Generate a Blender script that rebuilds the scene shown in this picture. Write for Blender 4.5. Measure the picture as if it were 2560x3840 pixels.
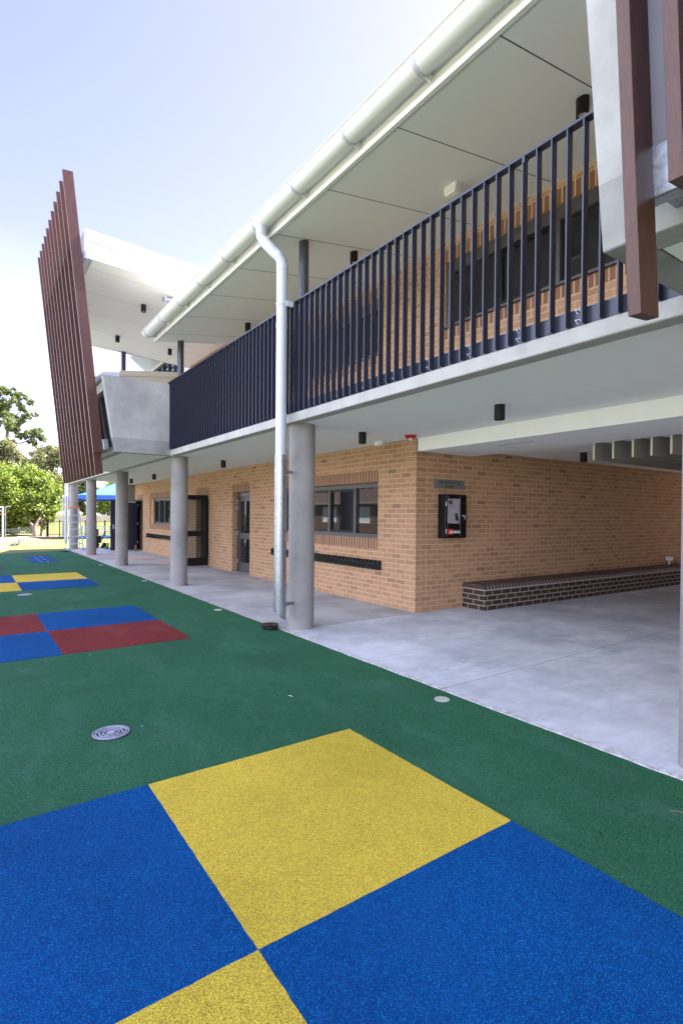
import bpy, bmesh, math, random
from mathutils import Vector, Matrix
R_=random.Random(7)
for o in list(bpy.data.objects): bpy.data.objects.remove(o)
S=bpy.context.scene; C=S.collection
rad=math.radians
# ---------------- camera ----------------
cd=bpy.data.cameras.new('camera'); cam=bpy.data.objects.new('camera',cd); C.objects.link(cam); S.camera=cam
yaw,pitch,roll=0.956970536,-0.00830214443,0.00806071772
F=Vector((-math.sin(yaw)*math.cos(pitch),math.cos(yaw)*math.cos(pitch),math.sin(pitch)))
r0=Vector((math.cos(yaw),math.sin(yaw),0)); u0=r0.cross(F)
Rv=r0*math.cos(roll)+u0*math.sin(roll); Uv=-r0*math.sin(roll)+u0*math.cos(roll)
M=Matrix((Rv,Uv,-F)).transposed().to_4x4(); M.translation=Vector((0,0,1.6)); cam.matrix_world=M
cd.sensor_fit='VERTICAL'; cd.sensor_height=36; cd.lens=1990.61/3840*36; cd.shift_y=(1947.18-1920)/3840
cd.clip_start=.05; cd.clip_end=600
S.render.resolution_x=682; S.render.resolution_y=1024
# ---------------- light ----------------
sd=Vector((.07,1.0,1.35)).normalized()
w=bpy.data.worlds.new('World'); S.world=w; w.use_nodes=True
nt=w.node_tree; bg=nt.nodes['Background']; sk=nt.nodes.new('ShaderNodeTexSky'); sk.sky_type='NISHITA'; sk.sun_disc=False
sk.sun_elevation=math.asin(sd.z); sk.sun_rotation=math.atan2(sd.x,sd.y); sk.air_density=1.0; sk.dust_density=.5; sk.ozone_density=1.5
tm=nt.nodes.new('ShaderNodeMix'); tm.data_type='RGBA'; tm.blend_type='MULTIPLY'; tm.inputs[0].default_value=1; tm.inputs[7].default_value=(1.0,.71,.92,1); nt.links.new(sk.outputs[0],tm.inputs[6])
tc=nt.nodes.new('ShaderNodeTexCoord'); sz=nt.nodes.new('ShaderNodeSeparateXYZ'); nt.links.new(tc.outputs['Generated'],sz.inputs[0])
hr=nt.nodes.new('ShaderNodeValToRGB'); hr.color_ramp.elements[0].position=0; hr.color_ramp.elements[0].color=(1,1,1,1); hr.color_ramp.elements[1].position=.42; hr.color_ramp.elements[1].color=(0,0,0,1)
nt.links.new(sz.outputs[2],hr.inputs[0]); hm=nt.nodes.new('ShaderNodeMix'); hm.data_type='RGBA'; hm.blend_type='ADD'; hm.inputs[0].default_value=1
hs=nt.nodes.new('ShaderNodeMix'); hs.data_type='RGBA'; hs.blend_type='MULTIPLY'; hs.inputs[0].default_value=1; hs.inputs[7].default_value=(1.55,1.72,1.66,1)
nt.links.new(hr.outputs[0],hs.inputs[6]); nt.links.new(tm.outputs[2],hm.inputs[6]); nt.links.new(hs.outputs[2],hm.inputs[7]); 
# glow added to unseen sky opposite the sun, brightens floor, beam and soffits
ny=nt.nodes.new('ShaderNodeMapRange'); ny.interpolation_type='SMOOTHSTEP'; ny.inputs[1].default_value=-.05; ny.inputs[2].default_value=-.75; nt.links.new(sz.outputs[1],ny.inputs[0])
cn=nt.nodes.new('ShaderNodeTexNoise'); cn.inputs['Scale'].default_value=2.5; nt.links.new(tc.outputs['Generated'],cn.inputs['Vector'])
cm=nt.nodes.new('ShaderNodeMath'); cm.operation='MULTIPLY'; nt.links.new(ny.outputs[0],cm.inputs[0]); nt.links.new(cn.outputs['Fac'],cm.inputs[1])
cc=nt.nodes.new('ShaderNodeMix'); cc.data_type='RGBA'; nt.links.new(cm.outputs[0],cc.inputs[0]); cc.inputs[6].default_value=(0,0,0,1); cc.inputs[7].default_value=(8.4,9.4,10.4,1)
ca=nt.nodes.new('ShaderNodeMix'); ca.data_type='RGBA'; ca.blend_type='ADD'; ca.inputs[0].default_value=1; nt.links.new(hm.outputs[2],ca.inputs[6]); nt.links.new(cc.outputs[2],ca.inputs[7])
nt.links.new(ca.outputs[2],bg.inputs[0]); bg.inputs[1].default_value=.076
sl=bpy.data.lights.new('sun','SUN'); sl.energy=5.0; sl.angle=rad(.5); sl.color=(1,.94,.84)
so=bpy.data.objects.new('sun',sl); C.objects.link(so); so.rotation_euler=sd.to_track_quat('Z','Y').to_euler(); so.location=(0,0,30)
S.view_settings.view_transform='Standard'; S.view_settings.look='None'; S.view_settings.exposure=2.8; S.view_settings.gamma=1
S.cycles.max_bounces=10; S.cycles.diffuse_bounces=6; S.cycles.transparent_max_bounces=12
# ---------------- helpers ----------------
def T(t,lab,cat,group=None,kind=None):
    if lab: t['label']=lab
    if cat: t['category']=cat
    if group: t['group']=group
    if kind: t['kind']=kind
    return t
def thing(name,lab,cat,loc=(0,0,0),group=None):
    o=bpy.data.objects.new(name,None); C.objects.link(o); o.location=loc; o.empty_display_size=.2
    return T(o,lab,cat,group)
def wloc(o):
    v=Vector((0,0,0))
    while o: v+=Vector(o.location); o=o.parent
    return v
class MB:
    def __init__(s,warp=None): s.v=[];s.f=[];s.warp=warp;s.m=[];s.cm=0
    def add(s,vs,fs):
        n=len(s.v); s.v+= [tuple(v) for v in vs]; s.f+=[tuple(i+n for i in f) for f in fs]; s.m+=[s.cm]*len(fs); return s
    def box(s,x0,x1,y0,y1,z0,z1):
        return s.add([(x0,y0,z0),(x1,y0,z0),(x1,y1,z0),(x0,y1,z0),(x0,y0,z1),(x1,y0,z1),(x1,y1,z1),(x0,y1,z1)],
          [(0,3,2,1),(4,5,6,7),(0,1,5,4),(1,2,6,5),(2,3,7,6),(3,0,4,7)])
    def hexa(s,b,t): # bottom 4 pts, top 4 pts
        return s.add(list(b)+list(t),[(0,3,2,1),(4,5,6,7),(0,1,5,4),(1,2,6,5),(2,3,7,6),(3,0,4,7)])
    def prism(s,poly,axis,a,b): # poly in the other two axes
        def P(p,c): return {'x':(c,p[0],p[1]),'y':(p[0],c,p[1]),'z':(p[0],p[1],c)}[axis]
        n=len(poly); vs=[P(p,a) for p in poly]+[P(p,b) for p in poly]
        return s.add(vs,[tuple(range(n))[::-1],tuple(range(n,2*n))]+[(i,(i+1)%n,n+(i+1)%n,n+i) for i in range(n)])
    def tube(s,p,r,n=12,cap=True,r2=None):
        p=[Vector(q) for q in p]; k=len(p); rings=[]
        for i,q in enumerate(p):
            d=(p[min(i+1,k-1)]-p[max(i-1,0)]).normalized()
            a=Vector((0,0,1)) if abs(d.z)<.9 else Vector((1,0,0))
            e=d.cross(a).normalized(); g=d.cross(e).normalized()
            rr=r if r2 is None else r+(r2-r)*i/(k-1)
            if i in(0,k-1) : sc=1
            else:
                c=(p[i+1]-p[i]).normalized().dot((p[i]-p[i-1]).normalized()); sc=1
            rings.append([q+rr*sc*(e*math.cos(2*math.pi*j/n)+g*math.sin(2*math.pi*j/n)) for j in range(n)])
        vs=[v for rg in rings for v in rg]; fs=[]
        for i in range(k-1):
            for j in range(n): fs.append((i*n+j,i*n+(j+1)%n,(i+1)*n+(j+1)%n,(i+1)*n+j))
        if cap: fs+= [tuple(range(n))[::-1],tuple(range((k-1)*n,k*n))]
        return s.add(vs,fs)
    def ring(s,c,r0,r1,z0,z1,n=32,a0=0,a1=2*math.pi):
        full=abs(a1-a0-2*math.pi)<1e-6; m=n if full else n+1; vs=[]
        for j in range(m):
            a=a0+(a1-a0)*j/n; ca,sa=math.cos(a),math.sin(a)
            vs+=[(c[0]+r0*ca,c[1]+r0*sa,z0),(c[0]+r1*ca,c[1]+r1*sa,z0),(c[0]+r1*ca,c[1]+r1*sa,z1),(c[0]+r0*ca,c[1]+r0*sa,z1)]
        fs=[]
        for j in range(n):
            k=(j+1)%m
            for q in range(4): fs.append((4*j+q,4*k+q,4*k+(q+1)%4,4*j+(q+1)%4))
        return s.add(vs,fs)
    def build(s,name,mat,parent=None,smooth=False,bevel=0,kind=None,seg=1):
        me=bpy.data.meshes.new(name); off=wloc(parent) if parent else Vector((0,0,0))
        vs=s.v
        if s.warp: vs=[s.warp(v) for v in vs]
        me.from_pydata([tuple(Vector(v)-off) for v in vs],[],s.f)
        mats=mat if isinstance(mat,(list,tuple)) else [mat]
        for m_ in mats: me.materials.append(m_)
        if len(mats)>1: me.polygons.foreach_set('material_index',s.m)
        bm=bmesh.new(); bm.from_mesh(me); bmesh.ops.recalc_face_normals(bm,faces=bm.faces); bm.to_mesh(me); bm.free()
        o=bpy.data.objects.new(name,me); C.objects.link(o)
        if parent: o.parent=parent
        if smooth:
            for p_ in me.polygons: p_.use_smooth=True
            if hasattr(me,'set_sharp_from_angle'): me.set_sharp_from_angle(angle=rad(40))
        if bevel:
            b=o.modifiers.new('bevel','BEVEL'); b.width=bevel; b.segments=seg; b.limit_method='ANGLE'
        if kind: o['kind']=kind
        return o
def copy_tree(o,parent=None):
    c=o.copy(); C.objects.link(c); c.parent=parent
    for ch in list(o.children): copy_tree(ch,c)
    return c
# ---------------- materials ----------------
class NT:
    def __init__(s,name):
        s.mat=bpy.data.materials.new(name); s.mat.use_nodes=True; s.t=s.mat.node_tree; s.p=s.t.nodes['Principled BSDF']
    def n(s,typ,**k):
        nd=s.t.nodes.new('ShaderNode'+typ)
        for a,b in k.items():
            if a.startswith('i_'):
                key=a[2:]; key=int(key) if key.isdigit() else key.replace('_',' ')
                nd.inputs[key].default_value=b
            else: setattr(nd,a,b)
        return nd
    def l(s,a,b): s.t.links.new(a,b)
    def pos(s):
        return s.n('NewGeometry').outputs['Position']
    def math(s,op,a,b=None,c=None):
        m=s.n('Math',operation=op)
        for i,x in enumerate((a,b,c)):
            if x is None: continue
            if isinstance(x,(int,float)): m.inputs[i].default_value=x
            else: s.l(x,m.inputs[i])
        return m.outputs[0]
    def ramp(s,fac,stops,interp='LINEAR'):
        r=s.n('ValToRGB'); e=r.color_ramp.elements; r.color_ramp.interpolation=interp
        while len(e)<len(stops): e.new(.5)
        for i,(p,c) in enumerate(stops): e[i].position=p; e[i].color=(c,c,c,1) if isinstance(c,(int,float)) else (*c,1)
        s.l(fac,r.inputs[0]); return r.outputs[0]
    def noise(s,scale,detail=4,rough=.55,vec=None,scl=None):
        nd=s.n('TexNoise'); nd.inputs['Scale'].default_value=scale; nd.inputs['Detail'].default_value=detail; nd.inputs['Roughness'].default_value=rough
        v=vec if vec is not None else s.pos()
        if scl:
            mp=s.n('Mapping'); mp.inputs['Scale'].default_value=scl; s.l(v,mp.inputs[0]); v=mp.outputs[0]
        s.l(v,nd.inputs['Vector']); return nd.outputs['Fac']
    def mix(s,fac,a,b,mode='MIX'):
        m=s.n('Mix',data_type='RGBA',blend_type=mode)
        for key,x in ((0,fac),(6,a),(7,b)):
            if isinstance(x,(int,float)): m.inputs[key].default_value=x
            elif isinstance(x,tuple): m.inputs[key].default_value=(*x,1)
            else: s.l(x,m.inputs[key])
        return m.outputs[2]
    def col(s,c):
        if isinstance(c,tuple): s.p.inputs['Base Color'].default_value=(*c,1)
        else: s.l(c,s.p.inputs['Base Color'])
        return s
    def rough(s,r):
        if isinstance(r,(int,float)): s.p.inputs['Roughness'].default_value=r
        else: s.l(r,s.p.inputs['Roughness'])
        return s
    def bump(s,h,dist=.002,strength=.5):
        b=s.n('Bump'); b.inputs['Distance'].default_value=dist; b.inputs['Strength'].default_value=strength
        s.l(h,b.inputs['Height']); s.l(b.outputs[0],s.p.inputs['Normal']); return s
def plain(name,c,rough=.5,metal=0,var=.08,scale=6,bump=0,spec=None):
    m=NT(name); n=m.noise(scale)
    m.col(m.mix(n,tuple(x*(1-var*2) for x in c),tuple(min(1,x*(1+var*2)) for x in c))).rough(rough)
    m.p.inputs['Metallic'].default_value=metal
    if spec is not None: m.p.inputs['Specular IOR Level'].default_value=spec
    if bump: m.bump(m.noise(scale*20),.002,bump)
    return m.mat
def brick(name,w,h,cols,mortar,msz=.010,dark=.06,dcol=(.2,.12,.07),offset=.5,swap=False,ph=(0,0),bs=.6):
    m=NT(name); g=m.n('NewGeometry'); sp=m.n('SeparateXYZ'); m.l(g.outputs['Position'],sp.inputs[0])
    sn=m.n('SeparateXYZ'); m.l(g.outputs['Normal'],sn.inputs[0])
    isx=m.math('GREATER_THAN',m.math('ABSOLUTE',sn.outputs[0]),.6)
    u=m.math('ADD',m.math('MULTIPLY',sp.outputs[1],isx),m.math('MULTIPLY',sp.outputs[0],m.math('SUBTRACT',1,isx)))
    u=m.math('ADD',u,ph[0]); z=m.math('ADD',sp.outputs[2],ph[1])
    cb=m.n('CombineXYZ'); m.l(u,cb.inputs[0]); m.l(z,cb.inputs[1])
    b=m.n('TexBrick',offset=offset,squash=1.0,i_Scale=1.0,i_Mortar_Size=msz,i_Mortar_Smooth=.15,i_Bias=0.0,i_Brick_Width=w,i_Row_Height=h)
    b.inputs['Color1'].default_value=(0,0,0,1); b.inputs['Color2'].default_value=(1,1,1,1); b.inputs['Mortar'].default_value=(.5,.5,.5,1)
    wob=m.n('TexNoise',i_Scale=9.0,i_Detail=2.0); m.l(g.outputs['Position'],wob.inputs['Vector'])
    vm=m.n('VectorMath',operation='MULTIPLY_ADD'); m.l(wob.outputs['Color'],vm.inputs[0]); vm.inputs[1].default_value=(.006,.006,0); m.l(cb.outputs[0],vm.inputs[2])
    m.l(vm.outputs[0],b.inputs['Vector'])
    n=len(cols); st=[((1-dark)*i/(n-1),c) for i,c in enumerate(cols)]+[(1-dark+.02,dcol),(1,tuple(x*.85 for x in dcol))]
    bc=m.ramp(b.outputs['Color'],st)
    bc=m.mix(m.noise(60,3,.7),bc,m.mix(.5,bc,(0.9,.78,.6),'MULTIPLY'))
    bc=m.mix(m.ramp(m.noise(1.2,4,.6),[(.35,0.0),(.7,.35)]),bc,m.mix(1.0,bc,(.82,.84,.9),'MULTIPLY'))
    c=m.mix(b.outputs['Fac'],bc,mortar)
    m.col(c).rough(.9); m.p.inputs['Specular IOR Level'].default_value=.25
    hh=m.math('ADD',m.math('MULTIPLY',b.outputs['Fac'],-1.0),m.math('MULTIPLY',m.noise(150,3,.7),.35)); m.bump(hh,.004,bs)
    return m.mat
TAN=[(.41,.236,.138),(.475,.278,.165),(.355,.20,.115),(.445,.262,.155)]
M_brick=brick('tan_brick',.24,.086,TAN,(.49,.345,.21),dark=.06,dcol=(.30,.185,.115),ph=(6.432,0))
M_bricky=brick('tan_brick_side',.24,.086,TAN,(.49,.345,.21),dark=.06,dcol=(.30,.185,.115),ph=(-6.023,0))
M_sold=brick('brown_soldier_brick',.086,.6,[(.21,.105,.06),(.25,.125,.072),(.18,.09,.052)],(.47,.34,.22),dark=.04,dcol=(.22,.11,.07),offset=0,ph=(6.432,.3))
M_dark=brick('dark_bench_brick',.24,.086,[(.055,.034,.026),(.066,.041,.031),(.044,.028,.022)],(.33,.285,.25),msz=.009,dark=.03,dcol=(.04,.025,.022),ph=(5.9,0),bs=.8)
M_nbrick=brick('red_house_brick',.24,.086,[(.09,.055,.04),(.11,.07,.05)],(.16,.13,.1),dcol=(.06,.04,.03))
def concrete(name,c,band=None,var=.16,bug=True,rgh=.85,joints=None,streak=None):
    m=NT(name); n1=m.noise(1.3,6,.6); n2=m.noise(14,5,.65)
    a=tuple(x*(1-var) for x in c); b=tuple(min(1,x*(1+var)) for x in c)
    k=m.mix(m.ramp(n1,[(.3,0),(.7,1)]),a,b); k=m.mix(m.ramp(n2,[(.35,0.0),(.75,.45)]),k,m.mix(1.0,k,(.80,.80,.80),'MULTIPLY'))
    st=m.noise(3,4,.6,scl=(1.5,1.5,.25) if streak is None else streak); k=m.mix(m.ramp(st,[(.45,0),(.75,.55)]),k,m.mix(1.0,k,(.84,.82,.79),'MULTIPLY'))
    sp=m.n('SeparateXYZ'); m.l(m.pos(),sp.inputs[0])
    if bug:
        v=m.n('TexVoronoi',feature='DISTANCE_TO_EDGE' if False else 'F1',i_Scale=9.0); m.l(m.pos(),v.inputs['Vector'])
        d=m.math('LESS_THAN',v.outputs['Distance'],.045); k=m.mix(m.math('MULTIPLY',d,.55),k,(c[0]*.35,c[1]*.35,c[2]*.35))
        v2=m.n('TexVoronoi',i_Scale=2.3); m.l(m.pos(),v2.inputs['Vector'])
        d2=m.ramp(v2.outputs['Distance'],[(.10,.45),(.19,0)]); k=m.mix(d2,k,m.mix(1.0,k,(.72,.71,.69),'MULTIPLY'))
    if band:
        zz=m.math('ADD',sp.outputs[2],m.math('MULTIPLY',n2,.02)); f=m.math('LESS_THAN',zz,band); k=m.mix(f,k,m.mix(1.0,k,(.76,.755,.76),'MULTIPLY'))
    if joints:
        for ax,at in joints:
            d=m.math('LESS_THAN',m.math('ABSOLUTE',m.math('SUBTRACT',sp.outputs[ax],at)),.0035); k=m.mix(m.math('MULTIPLY',d,.8),k,(.10,.09,.08))
    m.col(k).rough(rgh); m.bump(m.math('ADD',m.noise(90,4,.6),m.math('MULTIPLY',n2,.6)),.0015,.5)
    return m.mat
M_slab=concrete('slab_concrete',(.37,.362,.34),bug=True)
M_panel=concrete('panel_concrete',(.40,.395,.38),band=3.17,var=.24)
M_col=concrete('column_concrete',(.27,.255,.24),bug=False,var=.2)
# walkway floor concrete
m=NT('walkway_concrete'); n1=m.noise(.9,6,.6); n2=m.noise(9,5,.65,scl=(1,.35,1)); sp=m.n('SeparateXYZ'); m.l(m.pos(),sp.inputs[0])
k=m.mix(m.ramp(n1,[(.36,0),(.62,1)]),(.39,.40,.43),(.60,.61,.64)); k=m.mix(m.ramp(n2,[(.4,0.0),(.75,.5)]),k,m.mix(1.0,k,(.74,.70,.65),'MULTIPLY'))
k=m.mix(m.ramp(m.noise(1.7,8,.75,scl=(1,.6,1)),[(.54,0.0),(.66,.8)]),k,(.66,.67,.68)); k=m.mix(m.ramp(m.noise(1.1,7,.7),[(.60,0.0),(.75,.4)]),k,(.36,.34,.32)); v3=m.n('TexVoronoi',i_Scale=3.5); m.l(m.pos(),v3.inputs['Vector']); k=m.mix(m.math('MULTIPLY',m.math('LESS_THAN',v3.outputs['Distance'],.022),.6),k,(.18,.16,.15))
brm=m.noise(60,2,.5,scl=(1,.04,1)); k=m.mix(m.ramp(brm,[(.4,0),(.6,.30)]),k,m.mix(1.0,k,(.8,.8,.8),'MULTIPLY'))
ed=m.math('ADD',sp.outputs[1],m.math('MULTIPLY',m.noise(5,5,.7),.35)); k=m.mix(m.ramp(m.math('SUBTRACT',ed,3.55),[(.0,.9),(.20,.75),(.30,0)]),k,m.mix(m.ramp(m.noise(14,4,.7),[(.4,0),(.6,1)]),(.30,.25,.22),(.62,.61,.60)))
for at in (-3.46,-6.40,-9.35,-12.3,-15.25,-18.2,-21.2):
    d=m.math('LESS_THAN',m.math('ABSOLUTE',m.math('SUBTRACT',sp.outputs[0],at)),.0045); k=m.mix(m.math('MULTIPLY',d,.85),k,(.10,.085,.07))
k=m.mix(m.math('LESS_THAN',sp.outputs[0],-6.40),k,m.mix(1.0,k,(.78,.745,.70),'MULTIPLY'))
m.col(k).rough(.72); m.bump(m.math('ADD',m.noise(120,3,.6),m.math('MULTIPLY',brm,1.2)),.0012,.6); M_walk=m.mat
def rubber(name,base,speck,lo,amt=.18,scale=230,fade=None):
    m=NT(name); v=m.n('TexVoronoi',i_Scale=float(scale)); m.l(m.pos(),v.inputs['Vector'])
    sp=m.n('SeparateColor'); m.l(v.outputs['Color'],sp.inputs[0])
    k=m.mix(m.ramp(sp.outputs[0],[(0,0),(1,1)]),tuple(x*.72 for x in base),tuple(x*1.22 for x in base))
    k=m.mix(m.math('MULTIPLY',m.math('GREATER_THAN',sp.outputs[1],1-amt),.75),k,speck)
    k=m.mix(m.math('MULTIPLY',m.math('LESS_THAN',sp.outputs[2],.12),.6),k,lo)
    k=m.mix(m.ramp(m.noise(.8,6,.65),[(.38,0),(.66,.8)]),k,m.mix(1.0,k,(.74,.76,.74),'MULTIPLY')); k=m.mix(m.ramp(m.noise(7,5,.7),[(.5,0),(.75,.45)]),k,m.mix(1.0,k,(.78,.80,.78),'MULTIPLY'))
    if fade:
        k=m.mix(m.ramp(m.noise(2.2,6,.7,scl=(.5,1.2,1)),[(.5,0),(.72,.32)]),k,fade)
        v2=m.n('TexVoronoi',i_Scale=2.2); m.l(m.pos(),v2.inputs['Vector']); k=m.mix(m.math('MULTIPLY',m.math('LESS_THAN',v2.outputs['Distance'],.018),.8),k,(.6,.62,.65))
    m.col(k).rough(.95); m.p.inputs['Specular IOR Level'].default_value=.10
    m.bump(v.outputs['Distance'],.003,.8); return m.mat
M_green=rubber('green_rubber',(.027,.112,.052),(.055,.18,.10),(.01,.04,.02),amt=.2,fade=(.075,.17,.125))
M_blue=rubber('blue_rubber',(.001,.060,.22),(.010,.20,.47),(.004,.02,.10),amt=.16,scale=300,fade=(.008,.07,.22))
M_red=rubber('red_rubber',(.17,.024,.022),(.34,.08,.07),(.08,.01,.01),amt=.15,fade=(.22,.07,.065))
M_yel=rubber('yellow_rubber',(.70,.53,.06),(.36,.21,.03),(.24,.13,.03),amt=.24,scale=300)
M_white=plain('white_paint',(.78,.78,.76),.5,var=.03)
M_cream=plain('cream_metal',(.64,.63,.595),.38,var=.03,scale=2)
M_roof=plain('white_roof_metal',(.52,.53,.545),.4,var=.02)
M_charcoal=plain('charcoal_steel',(.020,.023,.040),.3,var=.06,scale=3)
M_post=plain('dark_post_paint',(.045,.047,.055),.28,var=.05)
M_black=plain('black_metal',(.006,.006,.0065),.45,spec=.3)
M_blackgloss=plain('black_gloss',(.008,.008,.009),.18)
M_rub=plain('black_plastic',(.012,.012,.012),.35)
M_lens=plain('lamp_lens',(.8,.78,.7),.2)
M_lin=None
def lining(name,c,jx0,jdx,jw=.006,jc=(.16,.15,.14),jy=()):
    m=NT(name); sp=m.n('SeparateXYZ'); m.l(m.pos(),sp.inputs[0]); k=m.mix(m.noise(2.2,5,.6),tuple(x*.95 for x in c),c)
    a=m.math('DIVIDE',m.math('SUBTRACT',sp.outputs[0],jx0),jdx); fr=m.math('ABSOLUTE',m.math('SUBTRACT',a,m.math('ROUND',a)))
    k=m.mix(m.math('LESS_THAN',fr,jw/jdx/2),k,jc)
    for y in jy: k=m.mix(m.math('LESS_THAN',m.math('ABSOLUTE',m.math('SUBTRACT',sp.outputs[1],y)),jw/2),k,jc)
    m.col(k).rough(.75); m.bump(m.noise(260,2,.5),.0006,.3); return m.mat
M_ceil=lining('ceiling_lining',(.82,.83,.80),-5.2,2.4,.003,(.62,.61,.55),jy=(4.80,))
M_sof=lining('upper_soffit_lining',(.88,.865,.83),-6.386,1.2175,.013,(.09,.08,.07))
M_sofh=lining('high_soffit_lining',(.76,.74,.70),-13.4,1.262,.010,(.28,.26,.24),jy=(5.2,))
M_wood=None
def wood():
    m=NT('brown_timber_look'); n=m.noise(10,6,.65,scl=(7,7,.55)); n2=m.noise(1.0,3)
    wv=m.n('TexWave',wave_type='BANDS',bands_direction='X',i_Scale=16.0,i_Distortion=11.0,i_Detail=3.0,i_Detail_Scale=1.5)
    mp=m.n('Mapping'); mp.inputs['Scale'].default_value=(2.2,2.2,.22); m.l(m.pos(),mp.inputs[0]); m.l(mp.outputs[0],wv.inputs['Vector'])
    f=m.math('ADD',m.math('MULTIPLY',n,.6),m.math('MULTIPLY',wv.outputs['Fac'],.4))
    k=m.ramp(f,[(.2,(.046,.0155,.0085)),(.5,(.064,.022,.012)),(.8,(.092,.033,.017))]); m.col(k).rough(.42); m.bump(f,.0008,.3); return m.mat
M_wood=wood()
def galv():
    m=NT('galvanised_steel'); v=m.n('TexVoronoi',i_Scale=70.0); m.l(m.pos(),v.inputs['Vector']); sp=m.n('SeparateColor'); m.l(v.outputs['Color'],sp.inputs[0])
    k=m.mix(sp.outputs[0],(.27,.29,.32),(.42,.45,.48)); k=m.mix(m.ramp(m.noise(5,5,.6),[(.4,0),(.7,.5)]),k,(.24,.27,.30))
    m.col(k).rough(m.ramp(sp.outputs[1],[(0,.28),(1,.42)])); m.p.inputs['Metallic'].default_value=.85; return m.mat
M_galv=galv()
M_castalu=plain('cast_aluminium',(.34,.35,.42),.4,var=.1,scale=30)
M_pvc=plain('white_pipe',(.47,.49,.54),.3,var=.03)
M_frame=plain('grey_window_frame',(.085,.080,.082),.38,metal=.3,var=.05)
M_alu=plain('aluminium',(.52,.54,.60),.35,metal=.3,var=.05)
def glass(name,c,rough=.02):
    m=NT(name); m.col(c).rough(rough); m.p.inputs['IOR'].default_value=1.52; m.p.inputs['Specular IOR Level'].default_value=.5
    return m.mat
M_glass=glass('window_glass',(.012,.014,.016)); M_glassb=glass('blue_tinted_glass',(.02,.05,.11))
def leafm(name,a,b,c,tr=.35):
    m=NT(name); g=m.n('NewGeometry'); k=m.ramp(g.outputs['Random Per Island'],[(0,a),(.5,b),(1,c)])
    k=m.mix(m.ramp(m.noise(.8,3),[(.35,0),(.65,.6)]),k,m.mix(1.0,k,(.65,.72,.7),'MULTIPLY'))
    m.col(k).rough(.55); tl=m.n('BsdfTranslucent'); m.l(m.mix(1.0,k,(1.0,1.0,.55),'MULTIPLY'),tl.inputs[0]); mx=m.n('MixShader'); mx.inputs[0].default_value=tr
    m.l(m.p.outputs[0],mx.inputs[1]); m.l(tl.outputs[0],mx.inputs[2]); m.l(mx.outputs[0],m.t.nodes['Material Output'].inputs[0]); return m.mat
M_bark=plain('bark',(.16,.12,.09),.9,var=.3,scale=8)
def grassm(name,a,b,c):
    m=NT(name); k=m.mix(m.ramp(m.noise(.35,6,.6),[(.35,0),(.65,1)]),a,b); k=m.mix(m.ramp(m.noise(6,6,.8),[(.4,0),(.62,.8)]),k,c)
    m.col(k).rough(.9); m.bump(m.noise(60,4,.8),.03,1.0); return m.mat
M_grass=grassm('lawn_grass',(.085,.12,.02),(.12,.145,.03),(.14,.13,.04))
M_dirt=grassm('bare_dirt',(.16,.11,.075),(.22,.16,.11),(.12,.085,.06))
# ================= SETTING =================
g=MB(); 
N=26
xs=[-260,-120,-80,-70,-62,-56,-50,-46,-43,-42,-41,-30,-10,10,40,150]; ys=[-200,-60,-20,0,4,8,12,16,20,30,60,200]
def gz(x,y):
    t=max(0,min(1,(-43-x)/18)); return -.03+1.25*t*t*(3-2*t)
for x in xs:
    for y in ys: g.v.append((x,y,gz(x,y)))
n=len(ys)
for i in range(len(xs)-1):
    for j in range(n-1): g.f.append((i*n+j,(i+1)*n+j,(i+1)*n+j+1,i*n+j+1)); g.m.append(0)
g.build('ground',M_grass,kind='structure',smooth=True)
def sheet(name,poly,z,mat,t=.02,jit=0,kind='structure'):
    pts=[]
    for i,a in enumerate(poly):
        b=poly[(i+1)%len(poly)]; 
        if not jit: pts.append(a); continue
        L=math.hypot(b[0]-a[0],b[1]-a[1]); k=max(1,int(L/.05)) if L<12 else int(L/.15)
        for q in range(k):
            u=q/k; jx=R_.uniform(-jit,jit) if q else 0; jy=R_.uniform(-jit,jit) if q else 0
            pts.append((a[0]+(b[0]-a[0])*u+jx,a[1]+(b[1]-a[1])*u+jy))
    mb=MB(); mb.prism(pts,'z',z-t,z); return mb.build(name,mat,kind=kind)
sheet('rubber_playground',[(-25.46,3.585),(-24.03,1.02),(-22.6,-1.6),(-22.6,-6),(4,-6),(4,3.585)],-.008,M_green,.02)
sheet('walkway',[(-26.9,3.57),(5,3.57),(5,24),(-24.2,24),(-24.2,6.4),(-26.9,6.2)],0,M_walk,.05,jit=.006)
sheet('paved_yard',[(-22,-6.03),(10,-6.03),(10,-13),(-34,-13),(-34,-6.03)],-.01,plain('sunlit_paving',(.66,.63,.58),.9,var=.1,bump=.3),.02)
sheet('grass_dirt_patch',[(-33,1.2),(-33.2,2.6),(-34.5,3.4),(-37.5,5.0),(-41.5,5.2),(-45,3),(-43,0),(-36,-.5)],-.018,M_dirt,.01,jit=.05)
sheet('concrete_path',[(-27.2,.2),(-28.0,1.55),(-30.0,1.65),(-31.2,.9),(-31,-3),(-28,-3)],-.015,plain('pale_path',(.55,.52,.47),.9,var=.1),.02)
sheet('stepping_edge',[(-30.6,2.55),(-31.1,3.95),(-31.4,3.95),(-30.9,2.5)],-.015,plain('pale_edge',(.55,.52,.42),.9,var=.1),.02)
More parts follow.
